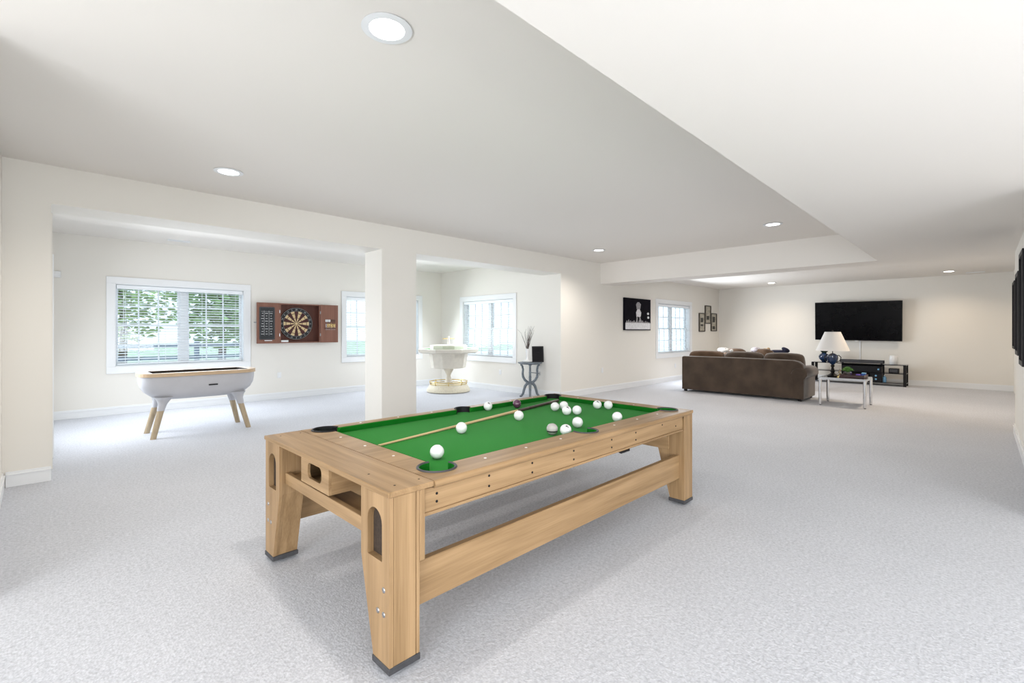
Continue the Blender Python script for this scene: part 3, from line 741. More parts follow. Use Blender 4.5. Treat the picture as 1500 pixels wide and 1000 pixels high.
# doors, swung wide open
ld = MB().box(-.44, -DD - .012, -.002, -.005, -DD + .010, DH + .002, .003).build('door', M['cab'], dc)
rd = MB().box(DW + .005, -DD - .012, -.002, DW + .40, -DD + .010, DH + .002, .003).build('door', M['cab'], dc)
yf = -DD - .012
sb = MB().box(-.385, yf - .006, .085, -.115, yf, .725, .006).build('score_board', M['chalk'], ld)
m = MB().plate([rrect(-.25, .405, .145, .33, .02, 3), rrect(-.25, .405, .128, .31, .02, 3)], 1, yf - .010, yf); m.build('board_frame', M['graph'], ld)
m = MB()
for x in (-.305, -.215): m.box(x - .002, yf - .0072, .16, x + .002, yf - .006, .66)
m.box(-.36, yf - .0072, .64, -.14, yf - .006, .644)
for r_ in range(9):
    for cxx in (-.335, -.26, -.175):
        w_ = .012 + .008 * ((r_ * 7 + int(-cxx * 100)) % 3); m.box(cxx - w_, yf - .0072, .60 - r_ * .052, cxx + w_, yf - .006, .610 - r_ * .052)
m.build('score_mark', M['chalkmark'], ld)['kind'] = 'stuff'
MB().box(-.30, yf - .022, .05, -.16, yf, .066, .003).build('chalk_tray', M['plate'], ld)
MB().tube([(-.44, -DD, .42), (-.49, -DD - .01, .42)], .010, 8).build('knob', M['steel'], ld, True)
hg = MB().cyl((0, 0, -.03), (0, 0, .03), .012, seg=10).build('hinge', M['steel'], dc); hg.location = (DW + .004, -DD - .006, .17); copy_part(hg, (DW + .004, -DD - .006, .65))
copy_part(hg, (-.004, -DD - .006, .17)); copy_part(hg, (-.004, -DD - .006, .65))
MB().box(DW + .10, yf - .02, .30, DW + .34, yf, .318, .002).build('dart_rack', M['cab_in'], rd)
# dartboard (hangs in the cabinet)
dbx, dbz, DR = .352, .405, .335
db = thing('dartboard', (3.49 + dbx, Y1 - .021, 1.155 + dbz), 'round dartboard with cream and maroon wedges inside the open cabinet', 'dartboard')
def ring_y(r0, r1, y0_, y1_, a0=0, a1=2 * PI, n=48):
    """ring or wedge in the XZ plane between depths"""
    m = MB(); full = abs(a1 - a0 - 2 * PI) < 1e-6
    rings = []
    for i in range(n + (0 if full else 1)):
        a = a0 + (a1 - a0) * i / n; c, s = math.cos(a), math.sin(a)
        rings.append([(r0 * c, y0_, r0 * s), (r1 * c, y0_, r1 * s), (r1 * c, y1_, r1 * s), (r0 * c, y1_, r0 * s)])
    return rings, full
MB().cyl((0, 0, 0), (0, -.035, 0), DR, seg=64).build('board_body', M['db_black'], db, True)
ma, mb_ = MB(), MB()
rr_ = DR * .80
for k in range(20):
    a0 = PI / 2 - PI / 20 + k * PI / 10
    for (q0, q1, sw) in ((.03, .115, 0), (.115, .125, 1), (.125, .205, 0), (.205, .217, 1), (.217, .262, 0)):
        tgt = ma if ((k % 2 == 1) != bool(sw)) else mb_
        if sw: tgt = mb_ if k % 2 else mb_
        rings, _ = ring_y(q0, q1, -.035, -.0365, a0 + .01, a0 + PI / 10 - .01, 3)
        tgt.rings(rings)
ma.build('cream_wedge', M['db_cream'], db)['kind'] = 'stuff'
mb_.build('maroon_wedge', M['db_red'], db)['kind'] = 'stuff'
MB().cyl((0, -.035, 0), (0, -.037, 0), .026, seg=20).build('bullseye', M['db_cream'], db)
m = MB(); rings, _ = ring_y(DR - .008, DR - .002, -.035, -.041); rings.append(rings[0]); m.rings(rings, False)
rings, _ = ring_y(.262, .266, -.035, -.039); rings.append(rings[0]); m.rings(rings, False); m.build('wire_ring', M['steel'], db)
m = MB()
for k, nn in enumerate([20, 1, 18, 4, 13, 6, 10, 15, 2, 17, 3, 19, 7, 16, 8, 11, 14, 9, 12, 5]):
    a = -k * PI / 10
    xf = Matrix.Rotation(-a * 0 + k * PI / 10, 4, 'Y') @ Matrix.Translation((0, -.038, .295)) @ Matrix.Rotation(PI / 2, 4, 'X')
    m.text(str(nn), .042, xf)
m.build('number', M['chalkmark'], db)['kind'] = 'stuff'
# darts standing in the rack of the right door
for i in range(6):
    x = 3.49 + DW + .125 + i * .038
    t = thing('dart', (x, Y1 + yf - .011, 1.155 + .30), ['leftmost white-flighted dart in the cabinet door rack', 'second dart from the left in the cabinet door rack', 'third dart from the left in the cabinet door rack',
              'third dart from the right in the cabinet door rack, with closed flight', 'second dart from the right in the cabinet door rack', 'rightmost dart in the cabinet door rack'][i], 'dart', 0, 'darts in the rack')
    MB().cyl((0, 0, -.03), (0, 0, .03), .002, .003, 8).build('point', M['steel'], t)
    MB().cyl((0, 0, .03), (0, 0, .11), .006, .006, 10).build('barrel', M['brass' if i else 'ceramic'], t, True)
    MB().cyl((0, 0, .11), (0, 0, .15), .003, .003, 8).build('stem', M['graph'], t)
    m = MB()
    f = .018 if i < 3 else .006
    for ang in (0, PI / 2):
        rr = [Vector((math.cos(ang) * a, math.sin(ang) * a, z)) for a, z in ((0, .14), (f, .16), (f, .2), (0, .205), (-f, .2), (-f, .16))]
        n_ = Vector((-math.sin(ang), math.cos(ang), 0)) * .0008
        m.rings([[p - n_ for p in rr], [p + n_ for p in rr]])
    m.build('flight', M['ceramic' if i < 3 else 'graph'], t)
t = thing('chalk_box', (3.49 + .09, Y1 - DD + .03, 1.155 + .02), 'small white chalk box in the lower left of the dartboard cabinet', 'box')
MB().box(-.06, -.025, 0, .08, .015, .035, .002).build('carton', M['plate'], t)
MB().box(-.061, -.026, .033, .081, .016, .040, .002).build('lid', M['plate'], t)

# ------------------------------------------------------------------ round ivory game table
RX, RY = 6.727, 8.79
rt = thing('round_game_table', (RX, RY, 0), 'ivory round casino table with green top and brass foot ring on a pedestal', 'game table', math.atan2(-RY, -RX))
o8 = PI / 8
MB().lathe([(.45, 0), (.50, .015), (.50, .06), (.46, .12), (.435, .165), (.30, .17)], seg=40).build('base', M['cream_stone'], rt, True)
MB().lathe([(.115, .165), (.10, .20), (.085, .24), (.045, .36), (.055, .40), (.09, .47), (.11, .50), (.11, .555)], seg=24).build('pedestal', M['ivory'], rt, True)
MB().lathe([(.375, .55), (.40, .56), (.455, .90), (.455, .902)], seg=10, rot=PI / 10).build('body', M['ivory'], rt)
m = MB(); m.lathe([(.66, .90), (.72, .925), (.74, .99), (.72, 1.0), (.68, .985), (.44, .975), (.44, .90)], seg=8, rot=o8, closed=True); m.build('rim', M['ivory'], rt)
m = MB(); m.lathe([(.675, .975), (.675, .988), (.42, .988), (.42, .975)], seg=8, rot=o8, closed=True); m.build('felt', M['felt'], rt)
MB().lathe([(.425, .96), (.425, 1.065), (.41, 1.08), (.33, 1.085), (.05, 1.09)], seg=10, rot=PI / 10).build('raised_centre', M['ivory'], rt)
MB().lathe([(.05, 1.088), (.03, 1.11), (.025, 1.2), (.018, 1.285)], seg=14).build('spindle', M['ivory'], rt, True)
MB().tube([(-.0, -.14, 1.225), (0, 0, 1.232), (0, .14, 1.225)], .010, 8).build('cross_handle', M['brass'], rt, True)
m = MB(); m.torus((0, 0, .235), .43, .012, 40, 8); rg = m.build('foot_ring', M['brass'], rt, True)
m = MB(); m.torus((0, 0, .19), .40, .008, 40, 8); m.build('lower_ring', M['brass'], rg, True)
p0 = MB().tube([(.40, 0, .16), (.425, 0, .20), (.43, 0, .255)], .011, 8).build('ring_post', M['brass'], rt, True)
for k in range(1, 8): c = copy_part(p0, (0, 0, 0)); c.rotation_euler.z = k * PI / 4

# ------------------------------------------------------------------ grey pedestal table with twigs and black frame
TX, TY = 7.39, 6.82
st = thing('pedestal_table', (TX, TY, 0), 'grey cast iron pedestal table with scroll legs against the alcove side wall', 'side table', math.atan2(-TY, -TX))
MB().lathe([(.20, .700), (.245, .712), (.262, .728), (.262, .738), (.25, .742)], seg=32).build('table_top', M['slate'], st, True)
MB().lathe([(.018, .24), (.03, .28), (.018, .32), (.018, .40), (.034, .42), (.018, .44), (.018, .50), (.030, .52), (.018, .54), (.016, .60), (.022, .66), (.05, .70)], seg=14).build('screw_column', M['slate'], st, True)
for k in range(4):
    a = PI / 4 * 0 + PI / 2 * k + PI / 2
    c, s = math.cos(a), math.sin(a)
    MB().tube([(c * r_, s * r_, z_) for r_, z_ in ((.20, .698), (.165, .655), (.15, .58), (.158, .50), (.15, .43), (.11, .36), (.05, .31), (.02, .27))], .020, 8, .030).build('upper_bracket', M['slate'], st, True)
    MB().tube([(c * r_, s * r_, z_) for r_, z_ in ((.015, .31), (.06, .29), (.105, .23), (.13, .15), (.15, .07), (.19, .018), (.22, .014))], .034, 8, .020).build('leg', M['slate'], st, True)
m = MB(); m.tube([(0, .02, .52), (0, .20, .50)], .007, 8)
m.build('crank_rod', M['slate'], st, True)
wh = MB(); wh.torus((0, 0, 0), .035, .007, 20, 6); wh.move(Matrix.Translation((0, .205, .50)) @ Matrix.Rotation(PI / 2, 4, 'X')); wh.build('crank_wheel', M['slate'], st, True)
rnd = random.Random(5)
vt = thing('twig_vase', (TX - .05, TY + .03, .742), 'bunch of bare brown twigs in a small white pot on the grey pedestal table', 'vase')
MB().lathe([(.075, 0), (.10, .01), (.105, .035), (.085, .045), (.035, .05), (.03, .16), (.035, .28), (.027, .285), (.02, .05)], seg=20).build('pot', M['ceramic'], vt, True)
for k in range(18):
    a = rnd.uniform(0, 6.28); r_ = rnd.uniform(.04, .2) ; h_ = rnd.uniform(.55, .82)
    pts = [(0.012 * math.cos(a), .012 * math.sin(a), .06), (.022 * math.cos(a), .022 * math.sin(a), .28)] + \
          [(r_ * f * math.cos(a + rnd.uniform(-.2, .2)), r_ * f * math.sin(a + rnd.uniform(-.2, .2)), .28 + (h_ - .28) * f) for f in (.3, .55, .8, 1)]
    MB().tube(pts, .0055, 5, .0015).build('twig', M['twig'], vt)
pf = thing('picture_frame', (TX + .12, TY - .12, .742), 'black picture frame standing on the grey pedestal table beside the twigs', 'picture frame', math.radians(-38))
tl = Matrix.Rotation(math.radians(-10), 4, 'X')
MB().plate([[(-.125, 0), (.125, 0), (.125, .34), (-.125, .34)], [(-.10, .025), (.10, .025), (.10, .315), (-.10, .315)]], 1, -.01, .008).move(tl).build('frame', M['black'], pf)
MB().box(-.10, -.004, .025, .10, .004, .315).move(tl).build('picture', M['blk_glass'], pf)
MB().box(-.03, .012, .0, .03, .016, .22).move(Matrix.Translation((0, .1, 0)) @ Matrix.Rotation(math.radians(22), 4, 'X')).build('easel_back', M['black'], pf)

# ------------------------------------------------------------------ wall art
def scaled(pts, cx, cz, s): return [(cx + a * s, cz + b * s) for a, b in pts]
cv = thing('wall_canvas', (10.70, Y0, 1.825), 'square black and white photo canvas on the left wall before the far window', 'picture')
MB().box(-.64, -.045, -.40, .64, 0, .40, .004).build('canvas', M['canvas_k'], cv)
MB().box(-.60, -.0465, -.375, .62, -.045, -.215).build('white_band', M['paper_w'], cv)
m = MB()
rr = random.Random(11)
for k in range(14):          # soft irregular pale shapes above the band: an abstract crowd
    cx = -.54 + k * .083; h_ = rr.uniform(.03, .09); w_ = rr.uniform(.03, .055)
    m.plate([[(cx - w_, -.215), (cx + w_, -.215), (cx + w_ * .5, -.215 + h_), (cx - w_ * .3, -.215 + h_ * .8)]], 1, -.0463, -.045)
m.build('pale_patch', M['paper_g'], cv)['kind'] = 'stuff'
m = MB()
m.plate([scaled([(-.10, 0), (-.02, .02), (.03, .0), (.11, .02), (.13, .12), (.06, .20), (-.06, .20), (-.12, .12)], .02, -.07, 1)], 1, -.0465, -.045)
for (cx, cz, r_) in ((.50, .03, .04), (.51, -.07, .04)):
    m.plate([[(cx + r_ * 1.3 * math.cos(a), cz + r_ * .8 * math.sin(a)) for a in [2 * PI * i / 12 for i in range(12)]]], 1, -.0465, -.045)
m.build('white_shape', M['paper_w'], cv)
m = MB()
m.plate([[(-.07, .13), (.10, .13), (.14, .26), (.05, .31), (-.03, .31), (-.10, .25)]], 1, -.0465, -.045)
m.plate([[(-.10, -.21), (-.04, -.21), (-.02, -.07), (-.08, -.07)]], 1, -.0465, -.045); m.plate([[(.07, -.21), (.13, -.21), (.12, -.07), (.06, -.07)]], 1, -.0465, -.045)
m.build('grey_shape', M['paper_g'], cv)

def small_frame(x0, x1, z0, z1, label, ps):
    cx, cz = (x0 + x1) / 2, (z0 + z1) / 2; w, h = (x1 - x0) / 2, (z1 - z0) / 2
    t = thing('picture_frame', (cx, Y0, cz), label, 'picture frame', 0, 'three small frames in the far corner')
    MB().plate([rrect(0, 0, w, h, .03, 3), rrect(0, 0, w - .045, h - .03, .01, 2)], 1, -.03, 0).build('frame', M['frame_dk'], t)
    MB().box(-w + .045, -.012, -h + .03, w - .045, -.004, h - .03).build('print', M['mat_white'], t)
    m = MB()
    for (z, hh) in ps: m.box(-w * .45, -.013, z * h - hh, w * .45, -.012, z * h + hh)
    m.build('dark_patch', M['print'], t)
small_frame(14.40, 14.84, 1.385, 1.97, 'small upright frame, leftmost and lowest of three near the far corner', [(.25, .07), (-.3, .03)])
small_frame(14.845, 15.30, 1.64, 2.22, 'small upright frame, middle and highest of three near the far corner', [(-.35, .06)])
small_frame(15.305, 15.77, 1.40, 1.985, 'small upright frame, rightmost of three near the far corner', [(.3, .09), (-.6, .05)])
def side_frame(x0, x1, y, z0, z1, th, label):
    t = thing('picture_frame', ((x0 + x1) / 2, y, (z0 + z1) / 2), label, 'picture frame', PI, 'dark frames on the right wall')
    w, h = (x1 - x0) / 2, (z1 - z0) / 2
    MB().plate([[(-w, -h), (w, -h), (w, h), (-w, h)], [(-w + .05, -h + .05), (w - .05, -h + .05), (w - .05, h - .05), (-w + .05, h - .05)]], 1, -th, 0).build('frame', M['black'], t)
    MB().box(-w + .05, -th * .7, -h + .05, w - .05, -.004, h - .05).build('picture', M['canvas_k'], t)
side_frame(7.88, 8.46, YR, 1.12, 2.09, .035, 'black frame on the right wall, further of the two beside the picture edge')
side_frame(7.02, 7.66, YR, 1.04, 2.24, .035, 'tall black frame on the right wall, nearest the picture edge')
side_frame(14.6, 15.5, YF, 1.02, 2.48, .04, 'tall dark frame seen edge-on on the far right wall beyond the beam')

# ------------------------------------------------------------------ sofa
def cushion(name, x0, y0, z0, x1, y1, z1, m_, parent, puff=.35, loc=None, rot=None):
    bm = bmesh.new(); bmesh.ops.create_cube(bm, size=2.0)
    bmesh.ops.subdivide_edges(bm, edges=bm.edges[:], cuts=4, use_grid_fill=True)
    sx, sy, sz = (x1 - x0) / 2, (y1 - y0) / 2, (z1 - z0) / 2
    for v in bm.verts:
        p = v.co
        d = 1 - puff * .28 * (p.x * p.x * p.y * p.y + p.y * p.y * p.z * p.z + p.x * p.x * p.z * p.z) / 1.0
        wob = 1 + .025 * math.sin(7 * p.x + 3 * p.y + x0 * 5) * math.cos(5 * p.y + 4 * p.z + y0 * 9)
        v.co = Vector((p.x * sx * d * wob, p.y * sy * d * wob, p.z * sz * d * wob))
    mm = MB(); mm.bm.free(); mm.bm = bm
    o = mm.build(name, m_, parent, True, sub=1)
    o.location = ((x0 + x1) / 2, (y0 + y1) / 2, (z0 + z1) / 2)
    if rot: o.rotation_euler = rot
    return o
SX, SY = 10.68, 2.47
sf = thing('sofa', (SX, SY, 0), 'long brown suede sofa with its back turned, in front of the television', 'sofa')
SL = 2.52
# back: profile in XZ lofted along y with a sloping right shoulder
rings = []
for (y, zt) in ((0.02, .66), (.05, .735), (.12, .79), (.22, .815), (SL * .5, .825), (SL - .03, .822), (SL, .81)):
    r_ = .035
    rings.append([(0.0, y, .05), (0.0, y, zt - r_), (.010, y, zt - .010), (r_, y, zt), (.17, y, zt), (.20, y, zt - .02), (.22, y, zt - .08), (.22, y, .05)])
MB().rings(rings).build('back', M['sofa'], sf, True)
MB().box(.03, 0.05, .05, .90, SL - .02, .36, .02, 2).build('base', M['sofa'], sf, True)
# rolled arm at the right-hand end
ap = [(.02, .05), (.20, .05), (.20, .46), (.235, .50), (.25, .56), (.225, .63), (.16, .675), (.08, .685), (.0, .66), (-.045, .60), (-.045, .54), (-.01, .49), (.02, .46)]
rings = []
for x, k in ((-.012, .95), (.01, .99), (.45, 1.0), (.86, 1.0), (.90, .98), (.915, .93)):
    rings.append([(x, .1 + (a - .1) * k, .05 + (z - .05) * (k if z > .4 else 1)) for a, z in ap])
MB().rings(rings).build('arm', M['sofa'], sf, True)
for (a, b) in ((.06, .85), (.82, 1.67), (1.64, 2.49)):
    cushion('back_cushion', .17, a, .44, .44, b, .955, M['sofa_cush'] if a > 1.6 else M['sofa'], sf, .32, rot=(0, math.radians(4), 0))
for (a, b) in ((.21, .96), (.97, 1.72), (1.73, 2.48)):
    cushion('seat_cushion', .22, a, .33, .93, b, .49, M['sofa'], sf, .4)
ft = MB().box(-.03, -.03, 0, .03, .03, .055, .004).build('foot', M['black'], sf); ft.location = (.06, .10, 0)
for p in ((.06, SL - .06), (.86, .10), (.86, SL - .06)): copy_part(ft, (*p, 0))
# loveseat opposite, only its top shows over the sofa
LVX, LVY = 13.35, 3.55
lv = thing('loveseat', (LVX, LVY, 0), 'brown loveseat mostly hidden behind the long sofa, facing it', 'sofa')
LVL = 1.62
MB().rings([[(.0, y, .05), (0, y, .80), (.03, y, .845), (.17, y, .845), (.2, y, .8), (.2, y, .05)] for y in (0, LVL * .5, LVL)]).build('back', M['sofa'], lv, True)
MB().box(-.65, .02, .05, -.004, LVL - .02, .36, .02, 2).build('base', M['sofa'], lv, True)
for (a, b) in ((.15, .80), (.82, 1.47)):
    cushion('seat_cushion', -.66, a, .34, -.02, b, .49, M['sofa'], lv, .4)
    cushion('back_cushion', -.22, a, .46, .02, b, .955, M['sofa_cush'], lv, .8)
for a, b in ((-.02, .14), (LVL - .14, LVL + .02)): MB().box(-.66, a, .05, .1, b, .62, .05, 3).build('arm', M['sofa'], lv, True)
ft = MB().box(-.03, -.03, 0, .03, .03, .055, .004).build('foot', M['black'], lv); ft.location = (-.58, .06, 0)
for p in ((-.58, LVL - .06), (.14, .06), (.14, LVL - .06)): copy_part(ft, (*p, 0))
# soft things lying along the loveseat's top
def soft(name, px, py, pz, sx, sy, sz, m_, label, cat, rot=(0, 0, 0), seed=1):
    t = thing(name, (px, py, pz), label, cat)
    o = cushion('cover', -sx, -sy, -sz, sx, sy, sz, m_, t, .9, rot=rot); o.location = (0, 0, sz * .9)
    return t
soft('throw_pillow', 13.02, 4.93, .83, .06, .16, .07, M['linen'], 'pale cream pillow showing above the left end of the sofa', 'pillow')
soft('throw_blanket', 13.30, 4.20, .84, .14, .12, .075, M['stripe'], 'pale lilac striped cloth draped over the loveseat behind the sofa', 'blanket')
t = thing('plush_toy', (13.42, 4.02, .845), 'small tan plush toy on top of the loveseat', 'toy')
MB().ball((0, 0, .055), .065, 16, 10, (1, 1.1, .85)).build('toy_body', M['tan'], t, True); MB().ball((0, -.085, .085), .045, 14, 8).build('toy_head', M['tan'], t, True)
t = thing('navy_jacket', (13.40, 3.68, .845), 'dark navy jacket thrown over the right end of the loveseat', 'jacket')
c = cushion('jacket_body', -.14, -.24, -.04, .14, .24, .05, M['navy'], t, .9); c.location = (0, 0, .035)
c = cushion('sleeve', -.08, -.10, -.05, .08, .10, .05, M['navy'], t, .9); c.location = (-.02, -.16, .085); c.rotation_euler = (.5, 0, .4)
t = thing('white_ball', (10.98, 3.98 + .0, .925), 'small white ball resting between the sofa back cushions', 'ball')
MB().ball((0, 0, .035), .038, 16, 12).build('ball_body', M['ceramic'], t, True); MB().torus((0, 0, .035), .0375, .0015, 20, 6).build('seam', M['linen'], t)

# ------------------------------------------------------------------ chrome end table with lamp and clutter
EX0, EX1, EY0, EY1, EZ = 10.50, 11.19, 1.47, 2.20, .53
et = thing('end_table', (EX0, EY0, 0), 'square chrome-legged end table with black glass top beside the sofa arm', 'end table')
ew, eh = EX1 - EX0, EY1 - EY0
lg = MB().cyl((0, 0, .012), (0, 0, EZ - .02), .026, seg=16).build('leg', M['chrome'], et, True); lg.location = (.02, .02, 0)
for p in ((ew - .02, .02), (.02, eh - .02), (ew - .02, eh - .02)): copy_part(lg, (*p, 0))
fp = MB().cyl((0, 0, 0), (0, 0, .012), .018, seg=14).build('leg_glide', M['black'], et); fp.location = (.02, .02, 0)
for p in ((ew - .02, .02), (.02, eh - .02), (ew - .02, eh - .02)): copy_part(fp, (*p, 0))
MB().plate([[(0, 0), (ew, 0), (ew, eh), (0, eh)], [(.035, .035), (ew - .035, .035), (ew - .035, eh - .035), (.035, eh - .035)]], 2, EZ - .042, EZ).build('top_frame', M['chrome'], et)
MB().box(.034, .034, EZ - .012, ew - .034, eh - .034, EZ - .001).build('glass_top', M['blk_glass'], et)

lp = thing('table_lamp', (10.84, 2.04, EZ), 'table lamp with white empire shade and dark blue urn base on the chrome table', 'lamp')
MB().lathe([(.085, 0), (.09, .015), (.075, .03), (.04, .05), (.028, .08), (.045, .10), (.03, .125), (.02, .17), (.035, .20), (.022, .225)], seg=24).build('foot', M['ebony'], lp, True)
MB().lathe([(.022, .225), (.05, .25), (.082, .30), (.092, .35), (.088, .40), (.05, .43), (.02, .445)], seg=28).build('urn', M['navy_glaze'], lp, True)
m = MB()
for s in (-1, 1):
    m.tube([(0, s * .06, .27), (0, s * .125, .31), (0, s * .135, .37), (0, s * .10, .41), (0, s * .07, .395)], .008, 8)
m.build('urn_handle', M['ebony'], lp, True)
MB().cyl((0, 0, .44), (0, 0, .80), .007, seg=10).build('stem', M['ebony'], lp, True)
MB().lathe([(.276, .495), (.130, .858), (.126, .858), (.272, .495)], seg=40, closed=True).build('lamp_shade', M['shade'], lp, True)
MB().lathe([(.02, .855), (.014, .875), (.004, .89)], seg=12).build('finial', M['ebony'], lp, True)
m = MB()
for a in (0, 2.1, 4.2): m.cyl((0, 0, .85), (.128 * math.cos(a), .128 * math.sin(a), .852), .002, seg=6)
m.build('shade_spider', M['ebony'], lp)

tr = thing('serving_tray', (10.86, 1.73, EZ), 'dark maroon tray on the chrome end table holding a plant and remotes', 'tray')
MB().box(-.22, -.21, 0, .22, .16, .012, .003).build('tray_base', M['maroon'], tr)
MB().plate([[(-.22, -.21), (.22, -.21), (.22, .16), (-.22, .16)], [(-.205, -.195), (.205, -.195), (.205, .145), (-.205, .145)]], 2, .012, .055).build('tray_wall', M['maroon'], tr)
pp = thing('potted_succulent', (10.84, 1.80, EZ + .012), 'green succulent in a silver pot on the maroon tray', 'potted plant')
MB().lathe([(.05, 0), (.062, .05), (.066, .085), (.058, .085), (.05, .06)], seg=20).build('pot', M['steel'], pp, True)
rnd = random.Random(2)
m = MB()
for k in range(46):
    a = k * 2.399; el = .15 + 1.25 * (k / 46); r_ = .105 * (1 - .35 * k / 46)
    tip = Vector((math.cos(a) * math.cos(el) * r_, math.sin(a) * math.cos(el) * r_, .10 + .09 * math.sin(el)))
    m.tube([(0, 0, .085), tip * .5 + Vector((0, 0, .06)), tip], .013, 6, .004)
m.build('foliage', M['leaf'], pp, True)
for (nm, x, y, w, d, h_, mt, lab, cat, nm2) in (
    ('card_box', 10.93, 1.645, .05, .035, .045, 'purple', 'violet card box on the maroon tray right of the plant', 'box', 'carton'),
    ('toy_box', 10.98, 1.57, .05, .032, .075, 'blue', 'bright blue box on the right end of the maroon tray', 'box', 'carton')):
    t = thing(nm, (x, y, EZ + .012), lab, cat)
    MB().box(-w, -d, 0, w, d, h_ * .75, .004).build(nm2, M[mt], t); MB().box(-w * 1.01, -d * 1.01, h_ * .75, w * 1.01, d * 1.01, h_, .004).build('lid', M[mt if nm == 'card_box' else 'cyan'], t)
t = thing('remote_control', (10.70, 1.66, EZ + .012), 'white remote control on the front of the maroon tray', 'remote control', .5)
MB().box(-.02, -.06, 0, .02, .06, .018, .006, 2).build('remote_body', M['ceramic'], t)
b_ = MB().cyl((0, 0, .018), (0, 0, .020), .004, seg=8).build('button', M['graph'], t); b_.location = (0, -.03, 0)
for q in (-.01, .01, .03): copy_part(b_, (0, q, 0))
t = thing('gold_ornament', (10.75, 1.93, EZ), 'small twisted gold ornament beside the lamp foot', 'ornament')
MB().lathe([(.03, 0), (.03, .01), (.008, .014), (.006, .03)], seg=14).build('stand', M['brass'], t, True)
MB().tube([(0, 0, .03), (.03, -.03, .06), (-.02, .0, .09), (0, -.04, .13), (.01, -.01, .15)], .012, 8, .004).build('twist', M['brass'], t, True)

# ------------------------------------------------------------------ television and its stand
tvr = thing('television', (XT, 2.43, 1.68), 'large black flat-screen television tilted on the far wall', 'television', -PI / 2)
T_ = Matrix.Translation((0, -.15, 0)) @ Matrix.Rotation(math.radians(4), 4, 'X') @ Matrix.Rotation(math.radians(.6), 4, 'Y')
MB().box(-.975, -.03, -.535, .975, .02, .535, .006).move(T_).build('housing', M['black'], tvr)
MB().box(-.962, -.0325, -.515, .962, -.030, .522).move(T_).build('screen', M['tv_glass'], tvr)
MB().box(-.03, -.034, -.556, .03, -.02, -.535, .004).move(T_).build('status_light_housing', M['plate'], tvr)
MB().box(-.25, -.105, -.15, .25, -.002, .15).build('wall_bracket', M['graph'], tvr)
t = thing('cable_cover', (XT, 2.37, .16), 'thin white vertical cable cover on the wall under the television', 'cable cover', -PI / 2)
MB().box(-.02, -.015, .0, .02, 0, 1.02, .004).build('channel', M['plate'], t)
MB().box(-.024, -.017, .30, .024, -.0, .34, .003).build('joint_clip', M['plate'], t)

sx0, sx1, sy0, sy1 = 15.30, 15.75, 1.33, 3.38
ts = thing('television_stand', (sx0, sy0, 0), 'low black glass and metal television stand against the far wall', 'television stand')
sw, sl = sx1 - sx0, sy1 - sy0
for z, n_ in ((.530, 'top_shelf'), (.315, 'middle_shelf'), (.07, 'bottom_shelf')):
    MB().box(0, .0, z, sw, sl, z + .018, .003).build(n_, M['blk_glass'], ts)
for (x, y) in ((.0, 0), (.0, sl - .06), (sw - .05, 0), (sw - .05, sl - .06)):
    MB().plate([[(y, 0), (y + .06, 0), (y + .06, .53), (y, .53)]], 0, x, x + .05).build('leg', M['ebony'], ts)
MB().box(sw - .03, .48, .088, sw - .01, 1.42, .53).build('back_panel', M['ebony'], ts)
t = thing('soundbar', (sx0 + .12, sy0 + .45, .548), 'long black soundbar on the television stand', 'speaker')
MB().box(0, 0, .008, .09, .96, .095, .012, 2).build('cabinet', M['black'], t); MB().box(-.003, .02, .016, .0, .94, .087).build('grille', M['graph'], t)
f_ = MB().box(.02, .04, 0, .07, .08, .008).build('rubber_foot', M['black'], t); copy_part(f_, (0, .84, 0))
t = thing('white_canister', (sx0 + .2, sy0 + .27, .548), 'white rounded canister on the right end of the television stand', 'canister')
MB().lathe([(.075, 0), (.088, .02), (.088, .17), (.080, .20), (.06, .21)], seg=24).build('body', M['ceramic'], t, True)
MB().lathe([(.082, .195), (.075, .225), (.03, .235)], seg=24).build('lid', M['ceramic'], t, True)
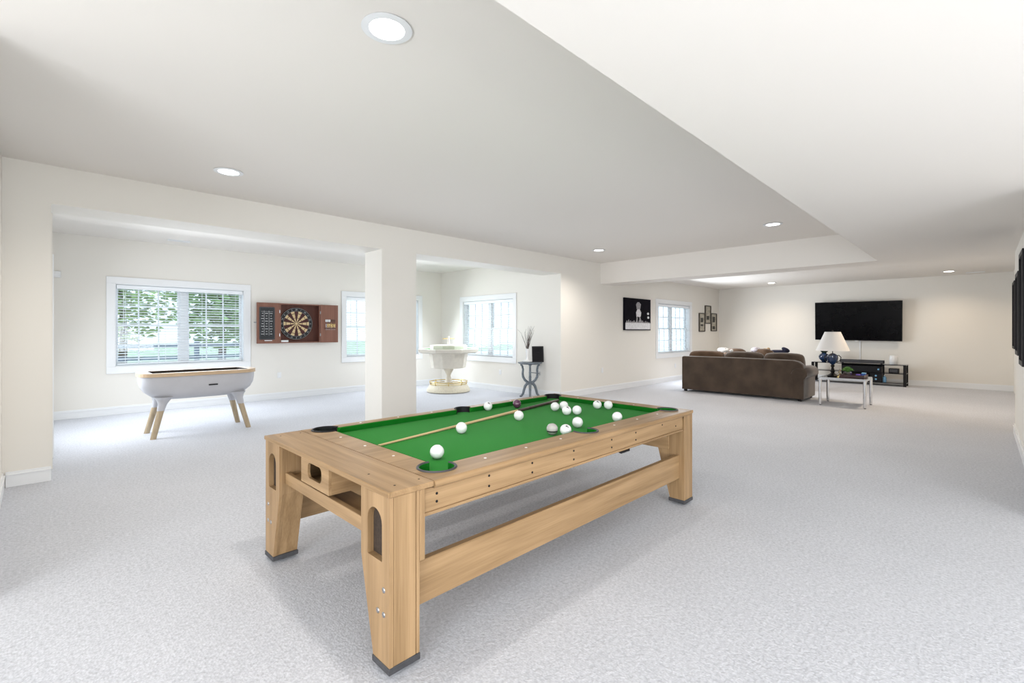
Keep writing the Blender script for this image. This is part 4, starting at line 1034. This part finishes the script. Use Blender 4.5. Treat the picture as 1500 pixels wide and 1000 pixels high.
def avbox(nm, x, y, z, w, d, h_, mt, lab, cat, face='graph'):
    t = thing(nm, (x, y, z), lab, cat)
    MB().box(0, 0, 0, w, d, h_, .005).build('case', M[mt], t); MB().box(-.002, d * .1, h_ * .15, 0, d * .9, h_ * .85).build('front_panel', M[face], t)
    return t
avbox('media_box', sx0 + .1, sy0 + .16, .333, .2, .20, .11, 'black', 'small black box on the middle shelf, right side of the stand', 'media box')
sp = avbox('tower_speaker', sx0 + .02, sy0 + .49, .088, .3, .24, .225, 'black', 'black speaker with pale blue knobs on the bottom shelf', 'speaker', 'black')
kb = MB().ball((-.004, .12, .07), .022, 12, 8, (.4, 1, 1)).build('driver', M['cyan'], sp, True); copy_part(kb, (0, 0, .09))
sp2 = avbox('game_console', sx0 + .04, sy0 + .50, .333, .26, .85, .16, 'black', 'wide black console on the middle shelf behind the lamp table', 'game console', 'black')
kb = MB().ball((-.004, .06, .08), .022, 12, 8, (.4, 1, 1)).build('knob', M['cyan'], sp2, True)
avbox('red_box', sx0 + .03, sy0 + .80, .088, .25, .42, .05, 'red', 'flat red box on the bottom shelf of the television stand', 'box', 'red')
avbox('dark_game_box', sx0 + .03, sy0 + .80, .138, .25, .44, .12, 'maroon', 'dark box stacked on the flat red box', 'box', 'maroon')
t = thing('pale_blue_bottle', (sx0 + .1, sy0 + .44, .088), 'pale blue bottle on the bottom shelf of the television stand', 'bottle')
MB().lathe([(.035, 0), (.04, .01), (.04, .12), (.015, .15), (.015, .165)], seg=16).build('bottle_body', M['cyan'], t, True); MB().lathe([(.018, .165), (.018, .185)], seg=12).build('cap', M['ceramic'], t)
vs = thing('blue_vase', (15.5, 3.12, .548), 'dark blue vase with dark leaves on the left end of the television stand', 'vase')
MB().lathe([(.05, 0), (.06, .02), (.12, .09), (.13, .15), (.10, .21), (.06, .235), (.07, .25), (.05, .25)], seg=24).build('vase_body', M['navy_glaze'], vs, True)
m = MB()
for k in range(26):
    a = k * 2.4; r_ = .04 + .004 * k
    m.tube([(0, 0, .22), (math.cos(a) * r_ * .6, math.sin(a) * r_ * .6, .29), (math.cos(a) * r_, math.sin(a) * r_, .31 + .003 * k)], .016, 6, .006)
m.build('foliage', M['darkleaf'], vs, True)
